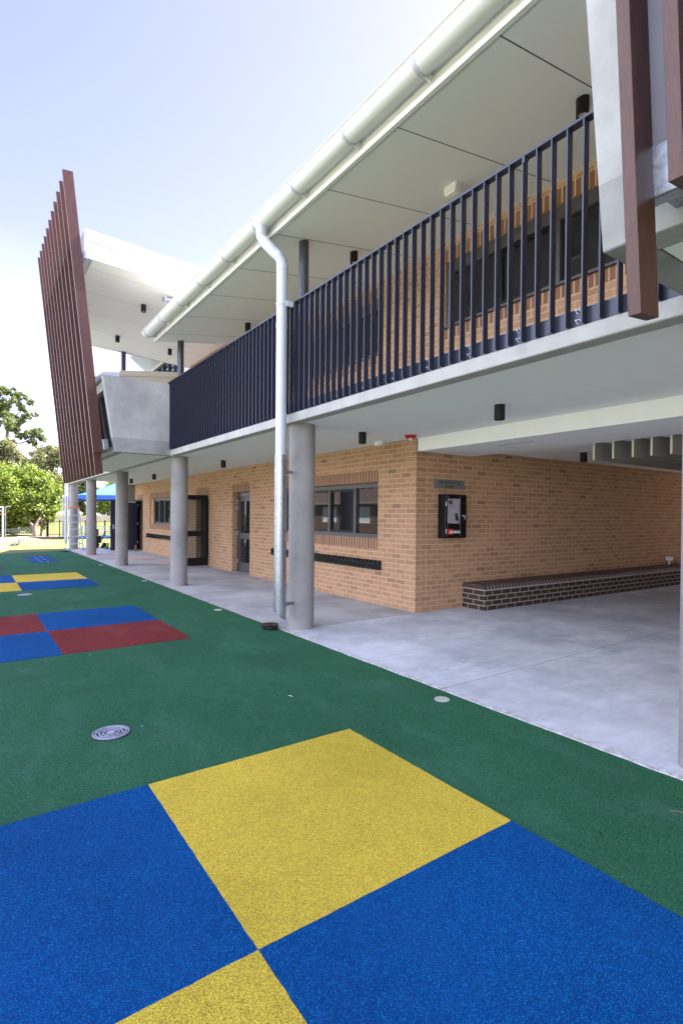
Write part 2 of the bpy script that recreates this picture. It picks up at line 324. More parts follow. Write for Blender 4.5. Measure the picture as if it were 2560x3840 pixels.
# painted / coloured squares
gx=[(-3.21,-1.755,-.30),(-9.05,-7.60,-6.26),(-14.75,-13.20,-11.70)]
gx=[(-3.205,-1.755,-.30),(-9.62,-8.13,-6.70),(-15.80,-14.15,-12.65)]
yb=(-.60,.878,2.345)
cols=[((M_yel,'yellow'),(M_blue,'blue')),((M_blue,'blue'),(M_red,'red')),((M_yel,'yellow'),(M_blue,'blue'))]
for gi,(xa,xb,xc) in enumerate(gx):
    a,b=cols[gi]
    yy=yb if gi==0 else ((-.6,.89,2.37) if gi==1 else (-.6,.925,2.41))
    for (x0,x1,y0,y1,mm) in ((xa,xb,yy[1],yy[2],a),(xb,xc,yy[1],yy[2],b),(xa,xb,yy[0],yy[1],b),(xb,xc,yy[0],yy[1],a)):
        sheet(mm[1]+'_rubber_square',[(x0,y0),(x1,y0),(x1,y1),(x0,y1)],-.003-(0 if mm is a else .0006),mm[0],.006,jit=.002)
for x,c in ((-22.0,M_blue),(-21.25,M_blue),(-20.45,M_blue),(-19.7,M_blue)):
    sheet('blue_number_bar',[(x-.13,1.62),(x+.13,1.62),(x+.13,2.52),(x-.13,2.52)],-.003,c,.006)
sheet('blue_number_panel',[(-22.2,1.88),(-19.5,1.80),(-19.5,2.27),(-22.2,2.36)],-.002,M_blue,.006)
sheet('red_arch_marking',[(-22.35,1.62),(-22.35,2.56)]+[(-22.35-.42*math.sin(a),2.09+.47*math.cos(a)) for a in [math.pi*i/10 for i in range(11)]],-.0025,M_red,.006)
for x,c,nm in ((-19.3,M_red,'red_number_bar'),(-18.65,M_red,'red_number_bar'),(-17.95,M_red,'red_number_bar'),(-17.2,M_blue,'blue_number_bar')):
    sheet(nm,[(x-.13,-.1),(x+.13,-.1),(x+.13,.825),(x-.13,.825)],-.003,c,.006)
def textmesh(s,size,depth=.0005):
    cu=bpy.data.curves.new('t','FONT'); cu.body=s; cu.size=size; cu.align_x='CENTER'; cu.align_y='CENTER'; cu.extrude=depth; cu.space_line=1.15
    o=bpy.data.objects.new('t',cu); C.objects.link(o); bpy.context.view_layer.update()
    me=bpy.data.meshes.new_from_object(o.evaluated_get(bpy.context.evaluated_depsgraph_get())); bpy.data.objects.remove(o); return me
def text(s,size,mat,name,parent,mw,depth=.0005):
    me=textmesh(s,size,depth); me.transform(mw); me.transform(Matrix.Translation(-wloc(parent)) if parent else Matrix())
    me.materials.clear(); me.materials.append(mat); o=bpy.data.objects.new(name,me); C.objects.link(o); o.parent=parent; return o
k=1
for i,x in enumerate((-22.0,-21.25,-20.45,-19.7)):
    for y in (1.98,2.16):
        o=text(str(k),.16,M_white,'white_number_marking',None,Matrix.Translation((x,y,.0))@Matrix.Rotation(rad(90),4,'Z')); o['kind']='structure'; k+=1
# ================= BUILDING =================
B=thing('school_building','two storey tan brick school building with white skillion roofs and a covered walkway','building')
yw=6.023
def wall_xz(mb,x0,x1,z0,z1,y0,y1,holes,top=None):
    X=sorted({x0,x1}|{h[i] for h in holes for i in(0,1)}); Z=sorted({z0,z1}|{h[i] for h in holes for i in(2,3)})
    def solid(i,j):
        if i<0 or j<0 or i>=len(X)-1 or j>=len(Z)-1: return False
        cx=(X[i]+X[i+1])/2; cz=(Z[j]+Z[j+1])/2
        return not any(h[0]<cx<h[1] and h[2]<cz<h[3] for h in holes)
    for i in range(len(X)-1):
        for j in range(len(Z)-1):
            if not solid(i,j): continue
            a,b,c,d=X[i],X[i+1],Z[j],Z[j+1]
            mb.add([(a,y0,c),(b,y0,c),(b,y0,d),(a,y0,d)],[(0,1,2,3)]); mb.add([(a,y1,c),(b,y1,c),(b,y1,d),(a,y1,d)],[(3,2,1,0)])
            if not solid(i-1,j): mb.add([(a,y0,c),(a,y1,c),(a,y1,d),(a,y0,d)],[(0,3,2,1)])
            if not solid(i+1,j): mb.add([(b,y0,c),(b,y1,c),(b,y1,d),(b,y0,d)],[(0,1,2,3)])
            if not solid(i,j-1): mb.add([(a,y0,c),(b,y0,c),(b,y1,c),(a,y1,c)],[(0,3,2,1)])
            if not solid(i,j+1): mb.add([(a,y0,d),(b,y0,d),(b,y1,d),(a,y1,d)],[(0,1,2,3)])
W1=(-10.95,-7.415,1.18,2.20); W2=(-21.96,-18.9,1.18,2.20); D1=(-13.81,-12.69,0,2.20); D2=(-16.67,-15.565,0,2.20)
w_=MB(); wall_xz(w_,-23.0,-6.432,0,2.90,yw,yw+.23,[W1,W2,D1,D2]); w_.build('ground_floor_wall',M_brick,B)
w_=MB(); wall_xz(w_,-24.62,-23.0,0,2.90,yw+.08,yw+.31,[(-24.28,-23.08,0,2.2)]); w_.build('recessed_wall',M_brick,B)
w_=MB(); w_.box(-24.85,-24.62,5.72,6.3,2.18,2.86); w_.build('concrete_lintel',concrete('olive_concrete',(.20,.19,.15),bug=False),B)
warp=lambda v:(v[0]+.03*(v[1]-yw),v[1],v[2])
w_=MB(warp); w_.box(-6.662,-6.43,yw+.23,19,0,2.9); w_.build('passage_wall',M_bricky,B)
w_=MB(); w_.box(-6.434,-6.4295,yw+.0,yw+.2325,0,2.9); w_.build('wall_return',M_bricky,B)
w_=MB(); w_.box(-1.2,14,yw+.02,yw+.25,0,2.86); w_.box(-1.2,-.97,yw+.25,19,0,2.75); w_.build('far_passage_wall',M_bricky,B)
def sold(x0,x1,z0,z1,y=yw,dep=.012): 
    s=MB(); s.box(x0,x1,y-.003,y+.10,z0,z1); return s.build('brick_lintel' if z0>1.5 and z0!=4.32 and z0<4.3 or z0>5 else 'brick_sill',M_sold,B)
sold(W1[0],W1[1],2.201,2.41); sold(W1[0],W1[1],.99,1.179); sold(W2[0],W2[1],2.201,2.41); sold(W2[0],W2[1],.99,1.179); sold(D1[0],D1[1],2.201,2.41); sold(D2[0],D2[1],2.201,2.41)
s=MB(); s.box(-24.28,-23.08,yw+.077,yw+.2,2.201,2.40); s.build('brick_lintel',M_sold,B)
def window(x0,x1,z0,z1,y,mull,sash=(),fr=.055,top=.09,bot=.07,name='window',glassm=None,gy=.05):
    f=MB(); f.box(x0,x0+fr,y,y+.09,z0,z1); f.box(x1-fr,x1,y,y+.09,z0,z1); f.box(x0+fr,x1-fr,y,y+.09,z1-top,z1); f.box(x0+fr,x1-fr,y-.01,y+.09,z0,z0+bot)
    for mx in mull: f.box(mx-.028,mx+.028,y+.002,y+.088,z0+bot,z1-top)
    fo=f.build('window' if name=='window' else name,M_frame,B,bevel=.003)
    edges=[x0+fr]+[v for mx in mull for v in (mx-.028,mx+.028)]+[x1-fr]
    for i in range(0,len(edges),2):
        a,b=edges[i],edges[i+1]; yy=y+gy
        if i//2 in sash:
            s_=MB(); s_.box(a,b,y+.02,y+.05,z1-top-.045,z1-top); s_.box(a,b,y+.02,y+.05,z0+bot,z0+bot+.045); s_.box(a,a+.045,y+.02,y+.05,z0+bot+.045,z1-top-.045); s_.box(b-.045,b,y+.02,y+.05,z0+bot+.045,z1-top-.045)
            s_.build('sash',M_black,fo)
        p_=MB(); p_.box(a,b,yy,yy+.006,z0+bot,z1-top); p_.build('pane',glassm or M_glass,fo)
    s_=MB(); s_.box(x0,x1,y-.09+.0,y-.0105,z0,z0+.025); s_.build('sill',M_frame,fo)
    return fo
window(W1[0],W1[1],W1[2],W1[3],yw+.095,[-10.03,-9.14,-8.25],sash=(1,2))
window(-21.62,W2[1],W2[2],W2[3],yw+.095,[-21.0,-20.3,-19.6],sash=(0,2))
s=MB(); s.box(W2[0],-21.62,yw+.05,yw+.23,1.18,2.2); s.build('brick_infill',M_brick,B)
def door(x0,x1,z1,y,leafx=None):
    f=MB(); f.box(x0,x0+.06,y,y+.1,0,z1); f.box(x1-.06,x1,y,y+.1,0,z1); f.box(x0+.06,x1-.06,y,y+.1,z1-.13,z1); fo=f.build('door',M_frame,B,bevel=.003)
    a,b=x0+.062,x1-.062
    d=MB(); 
    if leafx is None:
        for (p,q,z0_,z1_) in ((a,a+.11,0.02,z1-.135),(b-.11,b,.02,z1-.135)): d.box(p,q,y+.03,y+.07,z0_,z1_)
        for (z0_,z1_) in ((.02,.27),(.92,1.08),(z1-.25,z1-.135)): d.box(a+.11,b-.11,y+.03,y+.07,z0_,z1_)
        d.build('leaf',M_frame,fo); p_=MB(); p_.box(a+.11,b-.11,y+.048,y+.052,.27,.92); p_.box(a+.11,b-.11,y+.048,y+.052,1.08,z1-.25); p_.build('pane',M_glass,fo)
        for z_ in (.25,1.02,1.72,1.9): h=MB(); h.box(x0+.048,x0+.075,y-.012,y+.002,z_,z_+.11); h.build('hinge',M_alu,fo)
    return fo
door(D1[0],D1[1],2.2,yw+.14)
d2=door(D2[0],D2[1],2.2,yw+.14,leafx=1)
d=MB(); X_=-15.6
for (p,q) in ((5.02,5.14),(5.90,6.01)): d.box(X_-.02,X_+.02,p,q,.03,2.16)
for (z0_,z1_) in ((.03,.27),(.92,1.08),(2.02,2.16)): d.box(X_-.02,X_+.02,5.14,5.90,z0_,z1_)
d.build('open_leaf',M_black,d2,bevel=.003)
def clear_glass():
    m=NT('clear_door_glass'); tr=m.n('BsdfTransparent'); tr.inputs[0].default_value=(.62,.66,.68,1); gl=m.n('BsdfGlossy'); gl.inputs['Roughness'].default_value=.02; fr=m.n('Fresnel'); fr.inputs[0].default_value=1.5
    mx=m.n('MixShader'); m.l(fr.outputs[0],mx.inputs[0]); m.l(tr.outputs[0],mx.inputs[1]); m.l(gl.outputs[0],mx.inputs[2]); m.l(mx.outputs[0],m.t.nodes['Material Output'].inputs[0]); return m.mat
M_clear=clear_glass()
d=MB(); d.box(X_-.003,X_+.003,5.14,5.90,.27,.92); d.box(X_-.003,X_+.003,5.14,5.90,1.08,2.02); d.build('pane',M_clear,d2)
# interiors (dark rooms behind)
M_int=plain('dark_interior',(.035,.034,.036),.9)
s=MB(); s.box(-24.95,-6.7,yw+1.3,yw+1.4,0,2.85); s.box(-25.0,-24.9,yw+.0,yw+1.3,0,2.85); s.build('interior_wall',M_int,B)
d3=MB(); d3.box(-24.28,-24.22,yw+.07,yw+.2,0,2.2); d3.box(-23.14,-23.08,yw+.07,yw+.2,0,2.2); d3.box(-24.22,-23.14,yw+.07,yw+.2,2.12,2.2); d3=d3.build('door',M_black,B)
s=MB(); s.box(-23.95,-23.905,4.945,6.04,.02,2.155); s.build('open_leaf',M_charcoal,d3,bevel=.004)
s=MB(); s.box(-23.904,-23.896,5.03,5.08,.92,1.12); s.tube([(-23.896,5.055,1.0),(-23.85,5.055,1.0),(-23.85,5.17,1.0)],.009,8); s.build('handle',M_alu,d3)
s=MB(); s.box(-23.905,-23.87,5.62,5.95,2.05,2.10); s.tube([(-23.88,5.9,2.13),(-23.88,5.55,2.13)],.012,6); s.build('door_closer',M_alu,d3)
for z_ in (.3,1.1,1.9): s=MB(); s.box(-23.93,-23.89,6.04,6.06,z_,z_+.1); s.build('hinge',M_alu,d3)
# slab
s=MB(); s.box(-26.35,14,3.61,3.775,2.855,2.98); s.build('slab_edge',M_slab,B,bevel=.008)
s=MB(); s.prism([(-22.3,3.775),(14,3.775),(14,yw+.2),(-24.85,yw+.2),(-24.85,yw-.02)],'z',2.885,2.978); s.build('floor_slab',M_slab,B)
s=MB(); s.box(-11.6,-1.37,3.655,3.80,2.9795,3.125); s.build('concrete_hob',M_slab,B,bevel=.004)
s=MB(); s.prism([(-22.35,3.795),(14,3.795),(14,yw-.002),(-24.85,yw-.002)],'z',2.864,2.884); s.build('ceiling_lining',M_ceil,B)
s=MB(); s.box(-6.40,-1.21,yw+.002,7.32,2.65,2.883); s.build('ceiling_beam',plain('beam_paint',(.84,.83,.81),.6,var=.02),B,bevel=.002)
s=MB(); s.box(-6.44,-1.0,7.321,19,2.752,2.883); s.build('inner_ceiling',M_ceil,B)
s=MB(); s.box(-26,8,yw+.24,19,2.886,2.97); s.build('upper_floor',M_slab,B)
s=MB(); s.box(-6.0,-2.7,19.0,19.2,0,2.75); s.build('passage_end_wall',M_brick,B)
for x in (-12.655,-16.70):
    s=MB(); s.box(x-.006,x+.006,yw-.0015,yw+.01,0,2.86); s.build('movement_joint',plain('joint_sealant',(.50,.38,.25),.6),B)
# ceiling access panel outline
s=MB(); s.box(-5.13,-4.53,6.45,6.456,2.647,2.6496); s.box(-5.13,-5.124,6.456,6.95,2.647,2.6496); s.build('access_panel',M_frame,B)
# upper wall
U1=(-5.82,-1.9,4.47,5.49); U2=(-10.66,-7.415,4.47,5.49)
w_=MB(); wall_xz(w_,-11.95,5,2.978,5.79,yw,yw+.23,[U1,U2]); w_.build('upper_floor_wall',M_brick,B)
w_=MB(); wall_xz(w_,-17.3,-11.95,2.978,6.245,yw,yw+.23,[]); w_.build('upper_floor_wall',M_brick,B)
s=MB(); s.box(-17.3,-11.95,yw-.003,yw+.2,6.246,6.52); s.build('soldier_course',M_sold,B)
for u in (U1,U2):
    s=MB(); s.box(u[0],u[1],yw-.003,yw+.1,5.491,5.70); s.build('brick_lintel',M_sold,B)
    s=MB(); s.box(u[0],u[1],yw-.003,yw+.1,4.318,4.469); s.build('brick_sill',M_sold,B)
window(*U1,yw+.03,[-4.86,-3.93,-2.95],sash=(1,3),top=.17)
window(*U2,yw+.03,[-9.85,-9.05,-8.2],sash=(1,),top=.17)
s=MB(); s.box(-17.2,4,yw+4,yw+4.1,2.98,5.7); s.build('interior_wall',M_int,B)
# louvre clerestory
w_=MB(); wall_xz(w_,-22.5,-17.3,2.978,7.5,yw,yw+.23,[(-21.65,-17.9,5.6,7.27)]); w_.build('rear_wall',M_roof,B)
f=MB(); f.box(-21.65,-17.9,yw+.01,yw+.11,7.17,7.27); f.box(-21.65,-17.9,yw+.01,yw+.11,5.6,5.66)
for x in (-21.6,-20.95,-20.3,-19.65,-19.0,-18.35,-17.95): f.box(x-.04,x+.04,yw+.0,yw+.12,5.66,7.17)
lw=f.build('louvre_window',M_black,B)
f=MB()
for i in range(6):
    xa=(-21.6,-20.95,-20.3,-19.65,-19.0,-18.35,-17.95)[i]+.04; xb=(-21.6,-20.95,-20.3,-19.65,-19.0,-18.35,-17.95)[i+1]-.04
    z_=5.68
    while z_<7.1: f.hexa([(xa,yw+.02,z_),(xb,yw+.02,z_),(xb,yw+.03,z_),(xa,yw+.03,z_)],[(xa,yw+.075,z_+.155),(xb,yw+.075,z_+.155),(xb,yw+.085,z_+.155),(xa,yw+.085,z_+.155)]); z_+=.16
f.build('louvre_blade',M_glassb,lw)
# main roof
sl_=.1573; zs=lambda y:5.366+sl_*(y-3.37)
s=MB(); s.prism([(3.40,zs(3.40)),(yw,zs(yw)),(yw,zs(yw)+.012),(3.40,zs(3.40)+.012)],'x',-11.93,5); s.build('upper_soffit',M_sof,B)
s=MB(); s.prism([(3.29,zs(3.41)+.275),(3.41,zs(3.41)+.26),(3.41,zs(3.41)+.03),(yw+6,zs(yw+6)+.03),(yw+6,zs(yw+6)+.30),(3.29,zs(3.29)+.30)],'x',-11.90,5); s.build('roof',M_roof,B)
s=MB(); s.box(-11.95,5,3.37,3.398,5.36,5.62); s.box(-11.95,5,3.352,3.3695,5.36,5.415); s.build('fascia',M_cream,B,bevel=.002)
gc=(3.231,5.563); rg=.118
gt=MB()
def halfpipe(mb,x0,x1,cy,cz,r,t=.004,n=20,a0=math.pi,a1=2*math.pi):
    for i in range(n):
        a=a0+(a1-a0)*i/n; b=a0+(a1-a0)*(i+1)/n
        P=lambda an,rr:(cy+rr*math.cos(an),cz+rr*math.sin(an))
        mb.prism([P(a,r),P(b,r),P(b,r-t),P(a,r-t)],'x',x0,x1)
pf=[(gc[0]+rg*math.cos(a),gc[1]+rg*math.sin(a)) for a in [math.pi+math.pi*i/22 for i in range(23)]]
pi_=[(gc[0]+(rg-.004)*math.cos(a),gc[1]+(rg-.004)*math.sin(a)) for a in [2*math.pi-math.pi*i/22 for i in range(23)]]
gt.prism(pf+pi_,'x',-12.05,5); gt.prism([(gc[0]-rg-.012,gc[1]-.004),(gc[0]-rg-.0,gc[1]-.004),(gc[0]-rg-.0,gc[1]+.012),(gc[0]-rg-.012,gc[1]+.012)],'x',-12.05,5)
gt.prism(pf,'x',-12.054,-12.0505)
GT=gt.build('gutter',M_cream,B,smooth=True)
M_band=plain('grey_band',(.40,.41,.47),.4)
for kx in range(9):
    x=-3.43-1.056*kx; b=MB()
    po=[(gc[0]+(rg+.007)*math.cos(a),gc[1]+(rg+.007)*math.sin(a)) for a in [math.pi*.97+math.pi*.86*i/16 for i in range(17)]]
    pn=[(gc[0]+(rg+.0006)*math.cos(a),gc[1]+(rg+.0006)*math.sin(a)) for a in [math.pi*1.83-math.pi*.86*i/16 for i in range(17)]]
    bd=MB(); bd.prism(po+pn,'x',x-.02,x+.02); bd.build('gutter_band',M_band,GT)
    b.prism([(gc[0]+.02,gc[1]-rg-.006),(3.355,5.425),(3.355,5.55),(3.335,5.56)],'x',x-.004,x+.004)
    b.box(x-.03,x+.03,3.362,3.3695,5.42,5.60); b.build('gutter_bracket',M_cream,GT)
s=MB(); s.box(-9.99,-9.90,3.366,3.3695,5.50,5.535); s.build('yellow_sticker',plain('yellow_sticker',(.8,.6,.03),.5),GT)
# high bay roofs
def bay_roof(x0,x1):
    zf=lambda y:6.70-.06*(y-2.04)
    s=MB(); s.prism([(2.06,zf(2.06)),(yw+.1,zf(yw+.1)),(yw+.1,zf(yw+.1)+.012),(2.06,zf(2.06)+.012)],'x',x0+.02,x1-.02); s.build('high_soffit',M_sofh,B)
    s=MB(); s.prism([(1.96,zf(2)+.02),(yw+5,zf(yw+5)+.02),(yw+5,zf(yw+5)+.55),(1.96,zf(2)+.55)],'x',x0+.02,x1-.02); s.build('high_roof',M_roof,B)
    for (xa,sg2) in ((x1,1),(x0,-1)):
        s=MB()
        for (a,b,pr) in ((-.012,.13,.014),(.13,.34,.006),(.34,.56,.022)):
            s.prism([(1.93,zf(1.93)+a),(yw+5,zf(yw+5)+a),(yw+5,zf(yw+5)+b-.002),(1.93,zf(1.93)+b-.002)],'x',xa-.018*sg2,xa+pr*sg2)
        s.build('barge_flashing',M_roof,B,bevel=.002)
    s=MB(); s.box(x0,x1,1.90,1.9595,6.68,7.26); s.build('fascia',M_roof,B)
bay_roof(-17.45,-11.66)
bay_roof(-1.30,4.5)
# rear (third) roof
s=MB(); P3=[(-17.5,4.9),(-20.6,4.9),(-23.2,6.4),(-26.5,7.3),(-26.5,14),(-17.5,14)]
s.prism(P3,'z',7.36,7.42); s.build('rear_soffit',M_roof,B)
s=MB(); s.prism([(x,y-.03) for x,y in P3],'z',7.421,7.72); s.build('rear_roof',M_roof,B)
# balcony bays
def bay(x0,x1,side,blade_x,extra=True):
    # side=+1: visible end panel at x1 ; -1: visible at x0
    def pan(xa,xb):
        s=MB(); s.prism([(2.475,2.86),(3.635,2.86),(3.58,4.41),(2.235,4.41)],'x',xa,xb); return s.build('side_panel',M_panel,B,bevel=.006)
    pan(x1-.17,x1); pan(x0,x0+.17)
    s=MB(); s.box(x0+.172,x1-.172,2.50,3.608,2.885,2.979); s.build('bay_slab',M_slab,B)
    s=MB(); s.box(x0+.172,x1-.172,2.49,2.66,2.86,3.0); s.build('bay_edge',M_slab,B,bevel=.005)
    s=MB(); s.box(x0+.18,x1-.18,2.675,3.60,2.866,2.884); s.build('bay_lining',M_ceil,B)
    # front glazing, leaning outward
    def fp(z,o=0): return 2.545-.145*(z-2.86)+o
    s=MB(); zf0,zf1=3.0,4.12
    def slab(xa,xb,za,zb,o0,o1): s.hexa([(xa,fp(za,o0),za),(xb,fp(za,o0),za),(xb,fp(za,o1),za),(xa,fp(za,o1),za)],[(xa,fp(zb,o0),zb),(xb,fp(zb,o0),zb),(xb,fp(zb,o1),zb),(xa,fp(zb,o1),zb)])
    slab(x0+.172,x0+.42,zf0,zf1,.02,.08) if side<0 else slab(x0+.172,x0+.25,zf0,zf1,.02,.08)
    slab(x1-.25,x1-.172,zf0,zf1,.02,.08); slab(x0+.172,x1-.172,zf1,zf1+.07,.0,.08); 
    xx=x0+1.3
    while xx<x1-.5: slab(xx-.04,xx+.04,zf0,zf1,.02,.08); xx+=1.12
    wf=s.build('bay_window',M_frame,B)
    s=MB(); slab(x0+.26,x1-.26,zf0,zf1,.045,.052); s.build('pane',M_glass if side>0 else M_glassb,wf)
    s=MB(); slab(x0+.172,x1-.172,zf1+.071,4.36,-.02,.08); s.build('bay_fascia',M_cream,B)
    # low roof + gutter + barge
    zr=lambda y:4.40+.128*(y-2.2)
    s=MB(); s.prism([(2.28,zr(2.28)),(5.9,zr(5.9)),(5.9,zr(5.9)+.10),(2.28,zr(2.28)+.10)],'x',x0+.19,x1-.19); s.build('low_roof',M_roof,B)
    M_b=plain('tan_barge',(.42,.36,.27),.5,var=.02)
    s=MB(); s.prism([(2.6,zr(2.6)+.02),(4.9,zr(4.9)+.02),(4.9,zr(4.9)+.135),(2.6,zr(2.6)+.135)],'x',x1-.189,x1-.173)
    s.prism([(2.6,zr(2.6)-.16),(4.9,zr(4.9)-.16),(4.9,zr(4.9)+.01),(2.6,zr(2.6)+.01)],'x',x1-.20,x1-.186); s.build('barge_board',M_b,B)
    s=MB(); c_=(2.14,4.47); q1=[(c_[0]+.085*math.cos(a),c_[1]+.085*math.sin(a)) for a in [math.pi+math.pi*i/14 for i in range(15)]]; q2=[(c_[0]+.081*math.cos(a),c_[1]+.081*math.sin(a)) for a in [2*math.pi-math.pi*i/14 for i in range(15)]]
    s.prism(q1+q2,'x',x0+.19,x1-.19); s.build('bay_gutter',M_cream,B,smooth=True)
bay(-17.35,-11.60,1,-11.68)
bay(-1.37,4.4,-1,-1.09)
# timber-look blade screens
def screen(xs_,lab,rail):
    t=thing('sunscreen',lab,'sunscreen',(sum(x for x,_ in xs_)/len(xs_),2.1,2.4))
    for x,low in xs_:
        zb=2.405 if low else 2.82; o=.04 if low else 0; dp=.15 if low else .19; tp=8.31
        f=lambda z:2.083-.105*(z-2.81)+o
        b=MB(); b.hexa([(x-.05,f(zb),zb),(x,f(zb),zb),(x,f(zb)+dp,zb+dp*.1),(x-.05,f(zb)+dp,zb+dp*.1)],[(x-.05,f(tp),tp),(x,f(tp),tp),(x,f(tp)+dp,tp+dp*.1),(x-.05,f(tp)+dp,tp+dp*.1)]); b.build('blade',M_wood,t,bevel=.0015)
    s=MB(); s.hexa([(rail[0],2.262,2.885),(rail[1],2.262,2.885),(rail[1],2.372,2.905),(rail[0],2.372,2.905)],[(rail[0],2.238,3.095),(rail[1],2.238,3.095),(rail[1],2.345,3.11),(rail[0],2.345,3.11)]); s.build('lower_rail',M_galv,t,bevel=.014,seg=3)
    s=MB(); s.box(rail[0],rail[1],1.88,1.93,6.66,6.80); s.build('upper_rail',M_galv,t)
    x=rail[0]+.15
    while x<rail[1]: s=MB(); s.box(x-.05,x+.05,2.36,2.50,2.93,3.02); s.build('rail_bracket',M_galv,t); x+=1.3
Lx=[]
for k in range(11): Lx+=[(-11.68-.44*k,False),(-11.90-.44*k,True)]
screen(Lx,'tall leaning row of brown timber look blades in front of the far balcony bay',(-16.6,-11.60))
screen([(-1.04,True),(-.86,False),(-.62,True),(-.42,False),(-.18,True),(.02,False)],'pair of large brown timber look blades close up at the top right corner',(-1.155,.6))
# columns
def column(x,y,r,lab):
    t=thing('concrete_column',lab,'column',(x,y,0),'round concrete columns along the walkway edge')
    s=MB(); s.tube([(x,y,-.05),(x,y,2.866)],r,48); s.build('shaft',M_col,t,smooth=True)
    return t
for x,lab in ((-1.385,'pale round concrete column cut by the right edge of the picture'),(-6.466,'large round concrete column beside the galvanised downpipe'),(-11.775,'round concrete column under the corner of the grey concrete balcony panel'),(-17.148,'round concrete column in front of the dark open door'),(-22.01,'round concrete column between the stepladder and the black cart'),(-26.1,'farthest round concrete column standing behind the stepladder')):
    column(x,3.868,.182,lab)
for x,y,z1,lab in ((-6.466,3.87,zs(3.87),'dark steel post on the upper balcony above the near downpipe'),(-11.80,3.89,zs(3.89),'dark steel post at the far end of the charcoal balustrade'),(-17.38,3.95,6.585,'dark steel post behind the grey concrete balcony panel')):
    t=thing('steel_post',lab,'post',(x,y,2.98),'dark posts of the upper balcony'); s=MB(); s.tube([(x,y,2.98),(x,y,z1+.002)],.07,32); s.build('shaft',M_post,t,smooth=True); s=MB(); s.box(x-.1,x+.1,y-.1,y+.1,2.98,2.992); s.build('base_plate',M_post,t)
# balustrade
bal=thing('balustrade','charcoal steel balustrade of flat vertical bars along the upper balcony','balustrade',(-6.5,3.6,2.98))
s=MB(); s.box(-11.68,-1.2,3.572,3.642,4.432,4.455); s.build('handrail',M_charcoal,bal,bevel=.002)
x=-1.235; i=0
bx=-2.507
seq=[bx+.1272*j for j in range(-72,10)]
for x in seq:
    if x<-11.62 or x>-1.2: continue
    s=MB(); s.box(x-.006,x+.006,3.572,3.634,2.984,4.431); s.build('baluster',M_charcoal,bal)
# splices / plates / bolts
edges=[-11.67]
x=-2.425
while x-1.526>-11.67: x-=1.526
pl=[-11.67]+[]
y_=x
while y_<-1.2: pl.append(y_); y_+=1.526
pl.append(-1.1)
for a,b in zip(pl[:-1],pl[1:]):
    s=MB(); s.box(a+.004,b-.004,3.6345,3.6445,2.984,3.111); s.build('base_plate',M_charcoal,bal)
x=-2.185
M_bolt=plain('bright_bolt',(.28,.29,.32),.45,metal=1)
while x>-11.6:
    for z_ in (3.022,3.095):
        s=MB(); s.tube([(x,3.632,z_),(x,3.6345,z_)],.018,16); s.tube([(x,3.618,z_),(x,3.632,z_)],.012,6); s.tube([(x,3.600,z_),(x,3.618,z_)],.007,10); s.build('bolt',M_bolt,bal,smooth=False)
    x-=.5085
for x in (-2.618,-4.15,-5.43+0.02,-6.957,-8.484,-10.019,-11.545):
    s=MB(); s.box(x-.006,x+.006+.006,3.56,3.5715,4.375,4.4315); s.tube([(x+.0065,3.60,4.405),(x+.016,3.60,4.405)],.012,12); s.build('rail_fixing',M_charcoal,bal)
# downpipe
dp=thing('downpipe','white and galvanised steel downpipe in front of the nearest full concrete column','downpipe',(-6.33,3.45,.2))
px,py=-6.325,3.45
path=[(-6.50,3.225,5.50),(-6.50,3.225,5.40),(-6.495,3.228,5.33),(-6.48,3.25,5.27),(-6.40,3.36,5.13),(-6.36,3.41,5.07),(-6.332,3.444,5.01),(px,py,4.93),(px,py,3.0),(px,py,2.39)]
s=MB(); s.tube(path,.0735,28); s.tube([(-6.50,3.225,5.50),(-6.50,3.225,5.42)],.079,28); s.tube([(px,py,4.95),(px,py,4.88)],.077,28); s.tube([(px,py,4.16),(px,py,4.10)],.077,28); s.build('upper_pipe',M_pvc,dp,smooth=True)
s=MB(); n=36; r=.083
vt=[];
d=Vector((px,py,0)).normalized(); rt=Vector((-d.y,d.x,0))  # right-hand direction seen from the playground
for j in range(n):
    a=2*math.pi*j/n; cx,cy=math.cos(a)*r,math.sin(a)*r
    q=Vector((cx,cy,0)); rr=q.dot(Vector((Rv.x,Rv.y,0)).normalized()); vt.append((px+cx,py+cy,.235-rr*.75)) 
vt+= [(px+math.cos(2*math.pi*j/n)*r,py+math.sin(2*math.pi*j/n)*r,2.40) for j in range(n)]
ri=.079
vt+=[(px+(v[0]-px)*ri/r,py+(v[1]-py)*ri/r,v[2]) for v in vt[:n]]; vt+=[(px+math.cos(2*math.pi*j/n)*ri,py+math.sin(2*math.pi*j/n)*ri,2.40) for j in range(n)]
fs=[]
for j in range(n):
    k=(j+1)%n; fs+=[(j,k,n+k,n+j),(2*n+j,3*n+j,3*n+k,2*n+k),(j,2*n+j,2*n+k,k),(n+j,n+k,3*n+k,3*n+j)]
s.add(vt,fs); s.build('lower_pipe',M_galv,dp,smooth=True)
for z_ in (2.18,.37):
    s=MB(); s.ring((px,py),.0835,.088,z_-.02,z_+.02,28); 
    a=Vector((px,py,z_)); b=Vector((-6.466,3.868,z_)); dd=(b-a).normalized(); st=a+dd*.085; en=b-dd*.178; sd_=Vector((-dd.y,dd.x,0))*.004; up=Vector((0,0,.022))
    s.hexa([st-sd_-up,st+sd_-up,en+sd_-up,en-sd_-up],[st-sd_+up,st+sd_+up,en+sd_+up,en-sd_+up])
    s2=sd_*9; e2=en-dd*.006; s.hexa([e2-s2-up,e2+s2-up,en+s2-up,en-s2-up],[e2-s2+up,e2+s2+up,en+s2+up,en-s2+up]); s.build('bracket',M_galv,dp)
